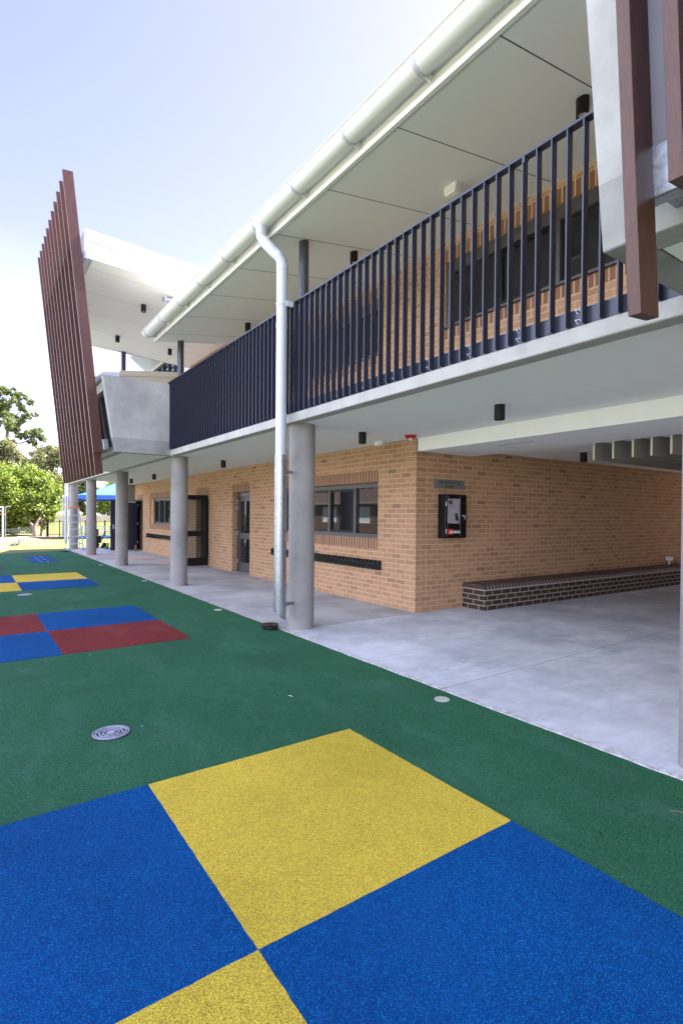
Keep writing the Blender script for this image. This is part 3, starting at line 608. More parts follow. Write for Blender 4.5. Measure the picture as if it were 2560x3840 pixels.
s=MB(); s.ring((px,py),.0755,.082,4.40,4.43,28); s.box(px+.06,px+.10,py+.02,3.572,4.38,4.45); s.build('rail_clip',M_pvc,dp)
dp2=thing('downpipe','distant white and galvanised downpipe beside the far walkway columns','downpipe',(-28.2,3.86,0))
s=MB(); s.tube([(-28.2,3.86,2.40),(-28.2,3.86,3.4)],.075,20); s.build('upper_pipe',M_pvc,dp2,smooth=True); s=MB(); s.tube([(-28.2,3.86,.12),(-28.2,3.86,2.41)],.083,20); s.build('lower_pipe',M_galv,dp2,smooth=True)
# downlights
def downlight(x,y,z,lab,slope=0):
    t=thing('downlight',lab,'light fitting',(x,y,z),'black cylinder downlights')
    s=MB(); 
    n=28; s.tube([(x,y,z+.01),(x,y,z-.17)],.059,n,cap=False); s.tube([(x,y,z+.01),(x,y,z-.14)],.052,n); s.ring((x,y),.050,.059,z-.1705,z-.168,n); s.build('housing',M_black,t,smooth=True)
    s=MB(); s.tube([(x,y,z-.150),(x,y,z-.142)],.045,n); s.build('lens',M_lens,t)
for x,lab in ((-3.912,'nearest downlight on the lower ceiling, above the open passage'),(-6.473,'downlight on the lower ceiling just right of the big column'),(-11.87,'lower ceiling downlight right of the second column, above the closed glass door'),(-17.55,'lower ceiling downlight just left of the second full column'),(-20.45,'farthest downlight on the lower ceiling near the dark doors')):
    downlight(x,4.94,2.864,lab)
downlight(-5.30,9.03,2.752,'downlight inside the dim passage beside the hanging panels')
for x,lab in ((-2.86,'upper soffit downlight half hidden by the right concrete panel'),(-6.52,'upper soffit downlight right of the dark post over the balcony'),(-10.238,'upper soffit downlight left of the dark post over the balcony')):
    downlight(x,4.785,zs(4.785),lab)
for x,y,lab in ((-13.24,3.46,'nearest downlight on the high bay soffit'),(-15.99,3.47,'leftmost downlight on the high bay soffit near the blades'),(-16.02,4.955,'downlight on the high bay soffit beside the dark end post')):
    downlight(x,y,6.70-.06*(y-2.04),lab)
# emergency light, junction box, siren, flood
t=thing('emergency_light','small cream box light fixed to the upper balcony soffit','light fitting',(-4.53,4.78,5.58))
s=MB(); s.box(-4.62,-4.42,4.73,4.83,5.50,zs(4.78)+.004); s.build('housing',M_cream,t,bevel=.008); s=MB(); s.box(-4.60,-4.44,4.74,4.82,5.478,5.4995); s.build('lens',M_lens,t)
t=thing('junction_box','small cream box on the lower ceiling left of the red siren','junction box',(-7.05,5.74,2.82))
s=MB(); s.box(-7.16,-6.96,5.72,5.80,2.79,2.864); s.build('housing',M_cream,t,bevel=.006); s=MB(); s.box(-7.15,-7.07,5.712,5.7195,2.80,2.855); s.build('cover',M_white,t)
t=thing('siren','round red fire siren with a clear strobe under the ceiling at the wall corner','siren',(-6.24,5.72,2.86))
s=MB(); s.tube([(-6.24,5.72,2.866),(-6.24,5.72,2.845),(-6.24,5.72,2.815)],.105,28,r2=.075); s.build('body',plain('red_plastic',(.42,.008,.012),.3),t,smooth=True)
s=MB(); s.tube([(-6.24,5.72,2.815),(-6.24,5.72,2.785)],.03,12); s.build('strobe',M_lens,t)
t=thing('floodlight','small silver floodlight under the high soffit behind the gutter','floodlight',(-12.3,3.85,6.6))
s=MB(); s.box(-12.42,-12.22,3.66,3.84,6.47,6.51); s.box(-12.42,-12.22,3.66,3.70,6.45,6.56); s.build('lamp_head',M_alu,t,bevel=.01); s=MB(); s.box(-12.35,-12.29,3.84,4.12,6.52,6.56); s.tube([(-12.32,3.9,6.55),(-12.32,3.9,6.59)],.05,12); s.build('arm',M_alu,t)
# sign + cabinet
sg=thing('sign','grey rectangular FIRE INDICATOR PANEL sign on the side brick wall','sign',(-6.42,6.77,2.14))
s=MB(warp); s.box(-6.43,-6.424,6.408,7.143,2.06,2.22); s.build('plate',plain('sign_grey',(.15,.145,.14),.5),sg)
MT=Matrix.Rotation(rad(90),4,'Z')@Matrix.Rotation(rad(90),4,'X')
text('FIRE INDICATOR',.068,M_black,'lettering',sg,Matrix.Translation((warp((-6.4225,6.775,2.167)))) @Matrix.Rotation(-.03,4,'Z')@MT)
text('PANEL',.068,M_black,'lettering',sg,Matrix.Translation((warp((-6.4225,6.775,2.096)))) @Matrix.Rotation(-.03,4,'Z')@MT)
cb=thing('fire_cabinet','black glass fronted fire alarm cabinet below the grey sign','cabinet',(-6.36,6.78,1.2))
s=MB(warp); s.box(-6.43,-6.31,6.513,7.055,1.218,1.965); s.build('case',M_black,cb,bevel=.004)
s=MB(warp); 
for (a,b,c_,d_) in ((6.545,6.60,1.235,1.95),(6.90,7.05,1.235,1.95),(6.60,6.90,1.89,1.95),(6.60,6.90,1.235,1.47)): s.box(-6.3095,-6.292,a,b,c_,d_)
s.build('door',M_blackgloss,cb,bevel=.003)
s=MB(warp); s.box(-6.309,-6.304,6.60,6.90,1.47,1.89); s.build('display_panel',plain('panel_grey',(.33,.33,.36),.4,var=.05),cb)
s=MB(warp); s.box(-6.3035,-6.301,6.62,6.74,1.79,1.865); s.build('display_bezel',plain('bezel',(.30,.30,.40),.4),cb)
s=MB(warp); s.box(-6.3005,-6.299,6.635,6.72,1.80,1.855); s.build('screen',plain('lcd',(.04,.05,.01),.3),cb)
s=MB(warp)
for (a,b,c_,d_) in ((6.61,6.755,1.872,1.876),(6.61,6.755,1.755,1.759),(6.751,6.755,1.759,1.872)): s.box(-6.3035,-6.302,a,b,c_,d_)
for q in range(4): s.box(-6.3035,-6.302,6.625+.028*q,6.637+.028*q,1.768,1.782)
s.build('keypad',plain('keypad_red',(.35,.06,.08),.5),cb)
s=MB(warp); s.hexa([(-6.3035,6.79,1.53),(-6.3035,6.87,1.50),(-6.285,6.87,1.50),(-6.285,6.79,1.53)],[(-6.3035,6.775,1.65),(-6.3035,6.83,1.64),(-6.285,6.83,1.64),(-6.285,6.775,1.65)]); s.build('handset',M_rub,cb,bevel=.006)
s=MB(warp); s.box(-6.2915,-6.25,6.60,6.69,1.285,1.375); s.build('call_point',plain('call_point_red',(.55,.015,.02),.35),cb,bevel=.004)
s=MB(warp); s.box(-6.2495,-6.248,6.618,6.672,1.305,1.345); s.build('call_point_label',M_white,cb)
s=MB(warp); s.box(-6.2915,-6.290,6.70,6.90,1.305,1.345); st_=s.build('label_strip',M_white,cb)
s=MB(warp); s.box(-6.2897,-6.2893,6.705,6.73,1.318,1.335); s.build('red_mark',plain('mark_red',(.5,.05,.05),.5),cb)
s=MB(warp)
for q,wd in ((6.745,.012),(6.80,.03),(6.84,.05)): s.box(-6.2897,-6.2893,q,q+wd,1.320,1.332)
s.build('printed_mark',M_black,cb)
for z_ in (1.80,1.34):
    s=MB(warp); s.tube([(-6.285,6.565,z_-.035),(-6.285,6.565,z_+.035)],.006,8); s.build('hinge',M_alu,cb)
s=MB(warp); s.tube([(-6.292,6.96,1.60),(-6.25,6.96,1.60)],.011,10); s.box(-6.262,-6.258,6.965,6.985,1.555,1.595); s.box(-6.262,-6.258,6.971,6.979,1.53,1.555); s.build('lock_and_key',M_alu,cb)
# brick bench
bb=thing('brick_bench','long low dark brown brick bench along the passage wall','bench',(-6.1,10.5,0))
s=MB(warp); s.box(-6.428,-5.93,7.11,16.6,0,.344); s.build('brick_base',M_dark,bb)
M_cop=plain('dark_coping_brick',(.062,.038,.033),.55,var=.12,scale=5,bump=.2); M_mor=plain('pale_mortar',(.56,.50,.45),.9)
def prof(x0,x1,z0,z1,r,n=7):
    p=[(x0,z0),(x1,z0)]; p+=[(x1-r+r*math.cos(a),z1-r+r*math.sin(a)) for a in [math.pi/2*i/n for i in range(n+1)]]; p.append((x0,z1)); return p
s=MB(warp); s.prism(prof(-6.42,-5.9345,.345,.4285,.0565),'y',7.113,16.6); s.build('mortar_bed',M_mor,bb)
s=MB(warp); y=7.11
first=True
while y<16.5:
    s.prism(prof(-6.172,-5.931,.353,.431,.058),'y',y,y+.074); s.prism([(-6.42,.353),(-6.182,.353),(-6.182,.431),(-6.42,.431)],'y',y,y+.074); y+=.086
s.build('coping_bricks',M_cop,bb,bevel=.003)
s=MB(warp)
for i in range(4): 
    a=-6.425+.122*i; pr=[(7.135,.353),(7.105,.353)]+[(7.160-.056*math.cos(q),.377+.056*math.sin(q)) for q in [math.pi/2*i_/6 for i_ in range(7)]]+[(7.165,.4335)]
    s.prism([(7.17,.353),(7.104,.353)]+[(7.160-.056*math.cos(q),.378+.056*math.sin(q)) for q in [math.pi/2*i_/6 for i_ in range(7)]]+[(7.17,.434)],'x',a,a+.112)
s.build('end_coping',M_cop,bb,bevel=.002)
# tap
t=thing('wall_tap','small pale pipe outlet on the passage wall above the far end of the bench','pipe',(-6.2,14.3,.43))
s=MB(warp); s.tube([(-6.37,14.32,.43),(-6.37,14.32,.58)],.022,10); s.box(-6.42,-6.33,14.25,14.42,.53,.62); s.tube([(-6.37,14.42,.575),(-6.37,14.50,.575)],.02,10); s.build('fitting',M_white,t,bevel=.004)
# baffles
M_fel=plain('grey_felt',(.30,.285,.26),.95,var=.06,scale=20,bump=.3); M_edge=plain('felt_pale_edge',(.70,.66,.55),.9)
fel=NT('felt'); fel=None
for i,(x,w2) in enumerate(((-4.35,'leftmost'),(-4.06,'second from left'),(-3.78,'third from left'),(-3.53,'fourth from left'),(-3.28,'rightmost'))):
    t=thing('acoustic_baffle',w2+' hanging grey acoustic panel under the passage ceiling','acoustic panel',(x,11,2.6),'hanging acoustic panels in the passage')
    s=MB(); s.box(x-.0,x+.024,7.675,15,2.45,2.735); s.build('panel',M_fel,t); s=MB(); s.box(x-.001,x+.025,7.66,7.6745,2.45,2.735); s.build('front_edge',M_edge,t)
    s=MB(); 
    for y in (8.2,11,14): s.tube([(x+.012,y,2.735),(x+.012,y,2.76)],.004,6)
    s.build('hanger',M_black,t)
# bag racks
def rack(x0,x1,lab):
    t=thing('bag_hook_rack',lab,'bag rack',((x0+x1)/2,yw,.7),'black bag hook racks on the brick wall')
    s=MB(); s.box(x0,x1,yw-.012,yw-.0005,.625,.79); s.box(x0,x1,yw-.055,yw-.0125,.625,.650); s.box(x0,x1,yw-.055,yw-.050,.650,.668); s.box(x0,x0+.01,yw-.05,yw-.0125,.6505,.785); s.box(x1-.01,x1,yw-.05,yw-.0125,.6505,.785); s.build('backboard',M_blackgloss,t,bevel=.002)
    n=round((x1-x0-.02)/.125); p=(x1-x0-.02)/n
    for i in range(n):
        cx=x0+.01+p*(i+.5); s=MB()
        pts=[(-.035,.672),(-.030,.72),(-.012,.765),(0,.775),(.012,.765),(.030,.72),(.035,.672)]
        s.tube([(cx+a,yw-.03-(z-.672)*.15,z) for a,z in pts],.007,6); s.box(cx-.008,cx+.008,yw-.038,yw-.0125,.745,.775); s.build('hook',M_rub,t)
rack(-11.416,-7.305,'long black bag hook rack under the nearest ground floor window')
rack(-22.28,-18.9,'black bag hook rack on the far wall left of the second column')
# grates
def grate(cx,cy,lab,r=.127):
    t=thing('drain_grate',lab,'drain grate',(cx,cy,0),'round steel floor grates in the rubber')
    s=MB(); s.ring((cx,cy),0.0,r+.008,-.0075,-.0045,36); s.build('recess',M_black,t)
    s=MB(); 
    s.ring((cx,cy),0,.030,-.004,.001,24)
    for q in (.050,.075,.100): s.ring((cx,cy),q,q+.009,-.004,.001,40)
    s.ring((cx,cy),.119,r,-.004,.001,40)
    for k_ in range(5):
        a0=.02+k_*.0
    for q,(ra,rb) in enumerate(((.03,.050),(.059,.075),(.084,.100),(.109,.119))):
        for j in range(6):
            a=2*math.pi*(j+.5*(q%2))/6; s.ring((cx,cy),ra-.001,rb+.001,-.0042,.0006,3,a-.055,a+.055)
    s.build('grate_plate',M_castalu,t)
grate(-4.12,.862,'round steel floor grate in the green rubber beyond the yellow square')
grate(-11.97,.925,'distant round steel floor grate just in front of the far yellow and blue squares')
for x,y,lab in ((-3.27,3.392,'nearest pale round inspection cap beside the walkway edge'),(-8.42,3.43,'second nearest pale round cap, left of the raised black drain'),(-12.96,3.44,'third pale round cap, in the green rubber left of the second full column'),(-17.56,3.365,'farthest pale round cap in the green rubber near the far columns')):
    t=thing('inspection_cap',lab,'drain cap',(x,y,0),'pale caps along the walkway edge'); s=MB(); s.tube([(x,y,-.0075),(x,y,-.001)],.066,32); s.build('cap',concrete('cap_concrete',(.42,.42,.36),bug=False),t)
t=thing('raised_drain','raised round black drain cover standing at the foot of the near downpipe','drain',(-6.63,3.47,0))
cx,cy=-6.64,3.47
s=MB(); s.ring((cx,cy),0,.085,-.004,.012,32); s.ring((cx,cy),0,.115,.012,.035,32); s.ring((cx,cy),.0,.12,.040,.052,32); s.build('body',M_rub,t,bevel=.002)
s=MB()
for q in (.0,.024,.042,.06,.078,.094): s.ring((cx,cy),q,q+.009,.0525,.058,32)
s.ring((cx,cy),.108,.12,.0525,.062,32); s.build('grate_plate',M_blackgloss,t)
# small black corner drain near far edge
s=MB(); s.box(-24.9,-24.3,3.15,3.40,-.006,.03); T(s.build('rubber_mat',M_black),'small black mat on the far edge of the green rubber by the ladder','mat')
# orange cable
s=MB(); pts=[(-25.0,3.70),(-23.2,3.66),(-21.98,3.66),(-21.43,3.93),(-20.3,4.35),(-19.6,4.70),(-18.6,5.1),(-17.65,5.50),(-16.9,5.9),(-16.3,6.1)]
P=[]
for i in range(len(pts)-1):
    for q in range(6):
        u=q/6; P.append((pts[i][0]*(1-u)+pts[i+1][0]*u+.02*math.sin(i*3+q),pts[i][1]*(1-u)+pts[i+1][1]*u+.02*math.sin(i*2+q*1.3),.008))
s.tube(P,.007,6); T(s.build('extension_cord',plain('orange_cable',(.6,.12,.03),.5),smooth=True),'thin orange extension cord lying across the far walkway into the open glass door','cord')
# brick doorstop
s=MB(); s.box(-23.66,-23.55,5.86,5.94,0,.235); T(s.build('loose_brick',plain('brown_loose_brick',(.20,.11,.07),.9,var=.3,scale=25),bevel=.006),'brown brick standing on end beside the dark open door','brick')
# twigs / leaves debris
def twig(name,x,y,l,a,col,lab):
    s=MB(); d_=(math.cos(a)*l,math.sin(a)*l); s.tube([(x,y,.002),(x+d_[0]*.5,y+d_[1]*.5,.006),(x+d_[0],y+d_[1],.003)],.0022,5); T(s.build(name,col),lab,'twig')
twig('twig',-1.32,3.13,.09,.6,M_bark,'thin pale twig on the green rubber at the right edge'); twig('twig',-1.40,2.60,.05,2.6,M_black,'small dark twig on the green rubber right of the yellow square')
twig('twig',-4.08,2.32,.045,.3,M_white,'tiny pale strip on the green rubber beyond the yellow square')
# stepladder
L=thing('stepladder','aluminium stepladder with an orange top standing by the farthest column','ladder',(-25.3,3.84,0))
xb,xt=-25.1,-25.5
for sgn,lb in ((-1,0),(1,0)):
    s=MB(); yb_=3.838+sgn*.267; yt=3.81+sgn*.16
    s.hexa([(xb-.035,yb_-.022,0.03),(xb+.035,yb_-.022,.03),(xb+.035,yb_+.022,.03),(xb-.035,yb_+.022,.03)],[(xt-.035,yt-.022,1.80),(xt+.035,yt-.022,1.80),(xt+.035,yt+.022,1.80),(xt-.035,yt+.022,1.80)]); s.build('rail',M_alu,L)
    s=MB(); s.box(xb-.045,xb+.045,yb_-.02,yb_+.02,0,.05); s.build('foot',M_rub,L)
    s=MB(); s.tube([(xt-.06,yt,1.78),(xt-.75,yb_+sgn*.03,0.0)],.014,8); s.build('rear_leg',M_alu,L)
for k,z_ in enumerate((.27,.578,.887,1.19,1.49)):
    u=z_/1.8; hw=.267-(.107)*u; x=xb+(xt-xb)*u; cy=3.838-.028*u
    s=MB(); s.box(x-.04,x+.04,cy-hw+.012,cy+hw-.012,z_-.022,z_+.022); s.build('step',M_alu,L)
    if k<3:
        s=MB()
        for sg_ in (-1,1): s.tube([(x-.02,cy+sg_*(hw-.01),z_-.15),(x-.02,cy+sg_*(hw-.15),z_-.01)],.008,6)
        s.build('step_brace',M_alu,L)
s=MB(); s.tube([(xt-.6,3.6,.35),(xt-.45,4.02,.75)],.008,6); s.tube([(xt-.6,4.05,.35),(xt-.45,3.62,.75)],.008,6); s.build('rear_brace',M_alu,L)
s=MB(); s.box(xt-.13,xt+.06,3.81-.205,3.81+.205,1.80,1.845); s.build('top_cap',plain('orange_plastic',(.75,.12,.03),.4),L,bevel=.01)
# cart
Ct=thing('cart','black two wheeled cart with boxes parked behind the far columns','cart',(-26.3,5.0,0))
s=MB(); s.box(-26.6,-26.1,4.55,5.02,.22,.55); s.build('tub',M_rub,Ct,bevel=.02); s=MB(); s.box(-26.5,-26.2,4.66,4.92,.57,.86); s.build('box',plain('dark_red_box',(.12,.05,.05),.6),Ct,bevel=.01)
for (x,y,r) in ((-26.1,4.80,.13),(-26.1,5.16,.12),(-25.8,5.0,.07)):
    s=MB(); s.tube([(x-.03,y,r),(x+.03,y,r)],r,20); s.build('wheel',M_rub,Ct)
s=MB(); s.tube([(-26.3,5.03,.3),(-26.3,5.2,.78),(-26.3,5.45,.72),(-26.3,5.45,.2)],.014,8); s.tube([(-26.3,5.02,.15),(-26.3,5.45,.5)],.012,8); s.tube([(-26.1,5.03,.3),(-26.1,5.2,.78),(-26.1,5.45,.72),(-26.1,5.45,.2)],.014,8); s.build('frame',M_black,Ct)
t=thing('bucket','small green and yellow tin beside the open dark door','bucket',(-25.2,5.05,0)); s=MB(); s.tube([(-25.0,5.02,0),(-25.0,5.02,.14)],.08,16); s.build('tin',plain('green_tin',(.03,.12,.05),.5),t); s=MB(); s.tube([(-25.15,5.1,.14),(-25.15,5.1,.28)],.06,16); s.build('lid_tin',plain('lime_tin',(.35,.42,.05),.5),t)
# park bench
pb=thing('park_bench','low pale timber bench standing on the sunlit grass','bench',(-31,2.05,0))
s=MB()
for q in range(3): s.hexa([(-30.2+.0,1.86+.13*q,.30),(-30.2,1.97+.13*q,.30),(-32.2,2.30+.13*q,.30),(-32.2,2.19+.13*q,.30)],[(-30.2,1.86+.13*q,.335),(-30.2,1.97+.13*q,.335),(-32.2,2.30+.13*q,.335),(-32.2,2.19+.13*q,.335)])
s.build('seat',plain('pale_timber',(.55,.50,.42),.7,var=.1),pb)
for x,y in ((-30.45,2.02),(-31.95,2.28)):
    for dy in (-.1,.12): s=MB(); s.box(x-.03,x+.03,y+dy-.03,y+dy+.03,-.02,.30); s.build('leg',M_alu,pb)
# hoop posts
hp=thing('goal_post','grey steel post with a crossbar at the left edge of the picture','goal post',(-32.4,1.51,0))
s=MB(); s.tube([(-32.4,1.51,-.03),(-32.4,1.51,1.86)],.038,12); s.build('post',M_alu,hp,smooth=True); s=MB(); s.tube([(-32.4,1.53,1.86),(-32.4,.2,1.80)],.032,12); s.build('crossbar',M_alu,hp,smooth=True); s=MB(); s.tube([(-32.4,1.50,1.6),(-32.4,1.25,1.83)],.02,8); s.build('brace',M_alu,hp)
s=MB(); s.tube([(-32.4,1.45,.03),(-32.0,1.3,.03),(-31.2,1.55,.03)],.03,8); s.build('ground_bar',M_alu,hp)
hq=thing('netball_post','thin dark netball post with an orange ring and top arm','netball post',(-38.3,1.92,0))
s=MB(); s.tube([(-38.4,1.92,-.03),(-38.4,1.92,1.95)],.03,10); s.build('post',plain('grey_green_post',(.15,.17,.16),.6),hq); s=MB(); s.tube([(-38.4,1.92,1.90),(-38.4,2.22,1.99)],.016,8); s.build('arm',M_alu,hq)
s=MB(); 
for j in range(20):
    a=2*math.pi*j/20; b=2*math.pi*(j+1)/20; s.tube([(-38.2+.16*math.cos(a),1.76+.16*math.sin(a),1.46),(-38.2+.16*math.cos(b),1.76+.16*math.sin(b),1.46)],.018,6)
s.tube([(-38.2,1.92,1.46),(-38.3,1.9,1.38),(-38.4,1.92,1.38)],.015,6); s.build('ring',plain('orange_ring',(.75,.10,.03),.5),hq)
# pool fence
fx=-40.5
fn=thing('steel_fence','black steel picket fence behind the grass and the far columns','fence',(fx,8,0))
s=MB(); s.box(fx-.015,fx+.015,4.45,13,.95,.98); s.box(fx-.015,fx+.015,4.45,13,.10,.13); s.build('rails',M_black,fn)
s=MB(); y=4.6
while y<13: s.box(fx-.012,fx+.012,y-.011,y+.011,.02,1.04); y+=.115
s.build('pickets',M_black,fn)
for y,wd in ((4.42,.07),(5.15,.03),(6.75,.03),(8.0,.03),(10.4,.03)): s=MB(); s.box(fx-wd,fx+wd,y-wd,y+wd,-.05,1.10); s.build('post',M_black,fn)
# distant paling fence
pf_=thing('paling_fence','pale timber paling fence on the far side of the park','fence',(-52,9,0))
s=MB(); y=3.2
while y<16: s.box(-54.02,-53.98,y,y+.13,.7,.95+1.15+R_.uniform(-.02,.02)-.75); y+=.15
s.build('palings',plain('weathered_timber',(.42,.37,.29),.9,var=.2,scale=3),pf_); s=MB(); s.box(-54.1,-54.03,3.2,16,1.0,1.08); s.build('rail',M_bark,pf_)
# shade canopy
sc=thing('shade_canopy','blue peaked fabric shade canopy beyond the columns','shade canopy',(-38.5,7.5,0))
Mb=plain('blue_fabric',(.03,.14,.55),.7,var=.05); ap=(-38.0,8.7,3.85)
cs=[(-36.0,5.75,2.72),(-40.0,5.30,2.62),(-40,11,2.75),(-36,11,2.78)]
s=MB(); vs=cs+[ap]
# subdivide with sag toward edges
for i in range(4):
    a=Vector(cs[i]); b=Vector(cs[(i+1)%4]); p_=Vector(ap); n=8
    g_={}
    for u in range(n+1):
        for v in range(n+1-u):
            l2=1-(u+v)/n; P_=a*(u/n)+b*(v/n)+p_*l2; P_.z-=.25*l2*(1-l2)*2; g_[(u,v)]=len(s.v); s.v.append(tuple(P_))
    for u in range(n):
        for v in range(n-u):
            s.f.append((g_[(u,v)],g_[(u+1,v)],g_[(u,v+1)])); s.m.append(0)
            if u+v<n-1: s.f.append((g_[(u+1,v)],g_[(u+1,v+1)],g_[(u,v+1)])); s.m.append(0)
s.build('canopy',Mb,sc,smooth=True)
s=MB()
for i in range(4):
    a=cs[i]; b=cs[(i+1)%4]; s.add([a,b,(b[0],b[1],b[2]-.30),(a[0],a[1],a[2]-.22)],[(0,1,2,3)])
s.build('valance',plain('dark_blue_fabric',(.02,.09,.42),.7),sc)
for x,y in ((-36,8.05),(-40,5.28),(-40,10.9),(-36,10.9)): s=MB(); s.tube([(x,y,-.05),(x,y,2.75)],.05,12); s.build('pole',M_pvc if x<-39 and y<6 else M_black,sc)
t=thing('pool_cover','bright blue mat on the grass in front of the black fence','mat',(-36.7,6.6,0)); s=MB(); s.hexa([(-36.6,5.6,0),(-36.4,8.0,0),(-39.6,8.0,0),(-39.4,5.6,0)],[(-36.6,5.6,.05),(-36.4,8.0,.05),(-39.6,8.0,.05),(-39.4,5.6,.05)]); s.build('mat',plain('bright_blue_mat',(.03,.25,.55),.5),t)
t=thing('white_railing','white rail barrier behind the bright blue mat','railing',(-40,6.5,0))
s=MB(); 
for z_ in (.25,.42,.60): s.box(-39.9,-39.86,5.5,9.0,z_,z_+.06)
for y in (5.5,6.4,7.3,8.2,8.95): s.box(-39.9,-39.86,y,y+.05,-.03,.68)
s.build('rails',M_white,t)
# far cottage
h=thing('far_cottage','small white walled cottage with a brown tiled roof beyond the fence','house',(-62,13.2,0))
s=MB(); s.prism([(12.2,1.0),(15.5,1.0),(15.5,2.1),(13.85,3.0),(12.2,2.1)],'x',-66,-60.5); s.build('wall',M_white,h)
s=MB(); s.hexa([(-66.2,12.0,2.0),(-60.3,12.0,2.0),(-60.3,13.85,3.03),(-66.2,13.85,3.03)],[(-66.2,12.0,2.1),(-60.3,12.0,2.1),(-60.3,13.85,3.15),(-66.2,13.85,3.15)]); s.hexa([(-66.2,13.85,3.03),(-60.3,13.85,3.03),(-60.3,15.7,2.0),(-66.2,15.7,2.0)],[(-66.2,13.85,3.15),(-60.3,13.85,3.15),(-60.3,15.7,2.1),(-66.2,15.7,2.1)]); s.build('roof',plain('brown_tiles',(.25,.17,.12),.8,var=.2),h)
s=MB(); s.box(-60.49,-60.45,13.3,14.3,1.25,1.8); s.build('painted_mark',plain('grey_scrawl',(.3,.32,.36),.7,var=.4,scale=4),h)
# neighbour building mirrored in the windows
nb=thing('classroom_block','single storey brick classroom block with tiled roof across the sunny yard','building',(-24,-18,0))
s=MB(); wall_xz(s,-46,-6,0,2.8,-16,-15.7,[(x,x+2.4,.9,2.3) for x in (-43,-38,-33,-28,-23,-18,-13)]); s.box(-46,-45.7,-24,-16,0,2.8); s.box(-6.3,-6,-24,-16,0,2.8); s.build('wall',M_nbrick,nb)
for x in (-43,-38,-33,-28,-23,-18,-13):
    f=MB(); f.box(x,x+.07,-15.85,-15.75,.9,2.3); f.box(x+2.33,x+2.4,-15.85,-15.75,.9,2.3); f.box(x+.07,x+2.33,-15.85,-15.75,2.22,2.3); f.box(x+.07,x+2.33,-15.85,-15.75,.9,.98); f.box(x+1.17,x+1.24,-15.85,-15.75,.98,2.22); fo=f.build('window',M_white,nb); p_=MB(); p_.box(x+.07,x+2.33,-15.83,-15.80,.98,2.22); p_.build('pane',plain('pale_blind',(.6,.66,.75),.4),fo)
s=MB(); s.prism([(-15.0,2.7),(-20,5.6),(-25,2.7),(-25,2.6),(-15,2.6)],'x',-46.8,-5.2); s.build('roof',plain('roof_tiles',(.10,.07,.055),.7,var=.3,scale=5),nb)
s=MB(); s.box(-46.8,-5.2,-14.99,-14.9,2.55,2.72); s.build('gutter',plain('tan_gutter',(.22,.19,.15),.5),nb)
# agapanthus like bed in reflection
# ================= PLANTS =================
def leaves(mb,c,r,n,size,rr,squash=(1,1,1),down=.0,asp=.38):
    for _ in range(n):
        while True:
            d=Vector((rr.gauss(0,1),rr.gauss(0,1),rr.gauss(0,1)))
            if d.length>.01: d.normalize(); break
        q=abs(rr.gauss(0,.55)); p=Vector(c)+Vector((d.x*r*squash[0],d.y*r*squash[1],d.z*r*squash[2]))*q
        a=Vector((rr.gauss(0,1),rr.gauss(0,1),rr.gauss(0,1)-down)).normalized(); b=a.cross(Vector((rr.gauss(0,1),rr.gauss(0,1),rr.gauss(0,1)))).normalized()
        s_=size*rr.uniform(.6,1.3); a*=s_; b*=s_*asp
        n0=len(mb.v); mb.v+=[tuple(p-a),tuple(p+b),tuple(p+a),tuple(p-b)]; mb.f.append((n0,n0+1,n0+2,n0+3)); mb.m.append(0)
def leafobj(mb,name,mat,parent):
    me=bpy.data.meshes.new(name); off=wloc(parent); me.from_pydata([tuple(Vector(v)-off) for v in mb.v],[],mb.f); me.materials.append(mat); o=bpy.data.objects.new(name,me); C.objects.link(o); o.parent=parent; return o
def bush(base,blobs,n,size,mat,name,lab,cat,trunk=None,seed=1,asp=.45,group=None):
    rr=random.Random(seed); t=thing(name,lab,cat,base,group); mb=MB()
    tot=sum(b[3]**2 for b in blobs)
    for (x,y,z,r) in blobs:
        m_=max(10,int(r*22)); 
        sub=[]
        for _ in range(m_):
            d=Vector((rr.gauss(0,1),rr.gauss(0,1),rr.gauss(0,1))).normalized()*r*rr.uniform(.55,.95); sub.append((x+d.x,y+d.y,z+d.z*.85,r*rr.uniform(.25,.5)))
        per=int(n*r*r/tot/m_)
        for (a,b,c_,q) in sub: leaves(mb,(a,b,c_),q,per,size,rr,asp=asp)
    leafobj(mb,'crown',mat,t)
    tk=MB()
    for path,r1,r2 in (trunk or [([base,(base[0],base[1],blobs[0][2])],.18,.08)]): tk.tube(path,r1,9,r2=r2)
    tk.build('trunk',M_bark,t,smooth=True); return t
L1=leafm('bright_leaves',(.11,.18,.02),(.19,.27,.035),(.34,.38,.06)); L2=leafm('gum_leaves',(.10,.145,.05),(.17,.215,.08),(.31,.33,.14)); L3=leafm('olive_leaves',(.15,.16,.07),(.21,.21,.10),(.28,.27,.15)); L4=leafm('dark_leaves',(.04,.075,.02),(.075,.12,.03),(.17,.22,.06))
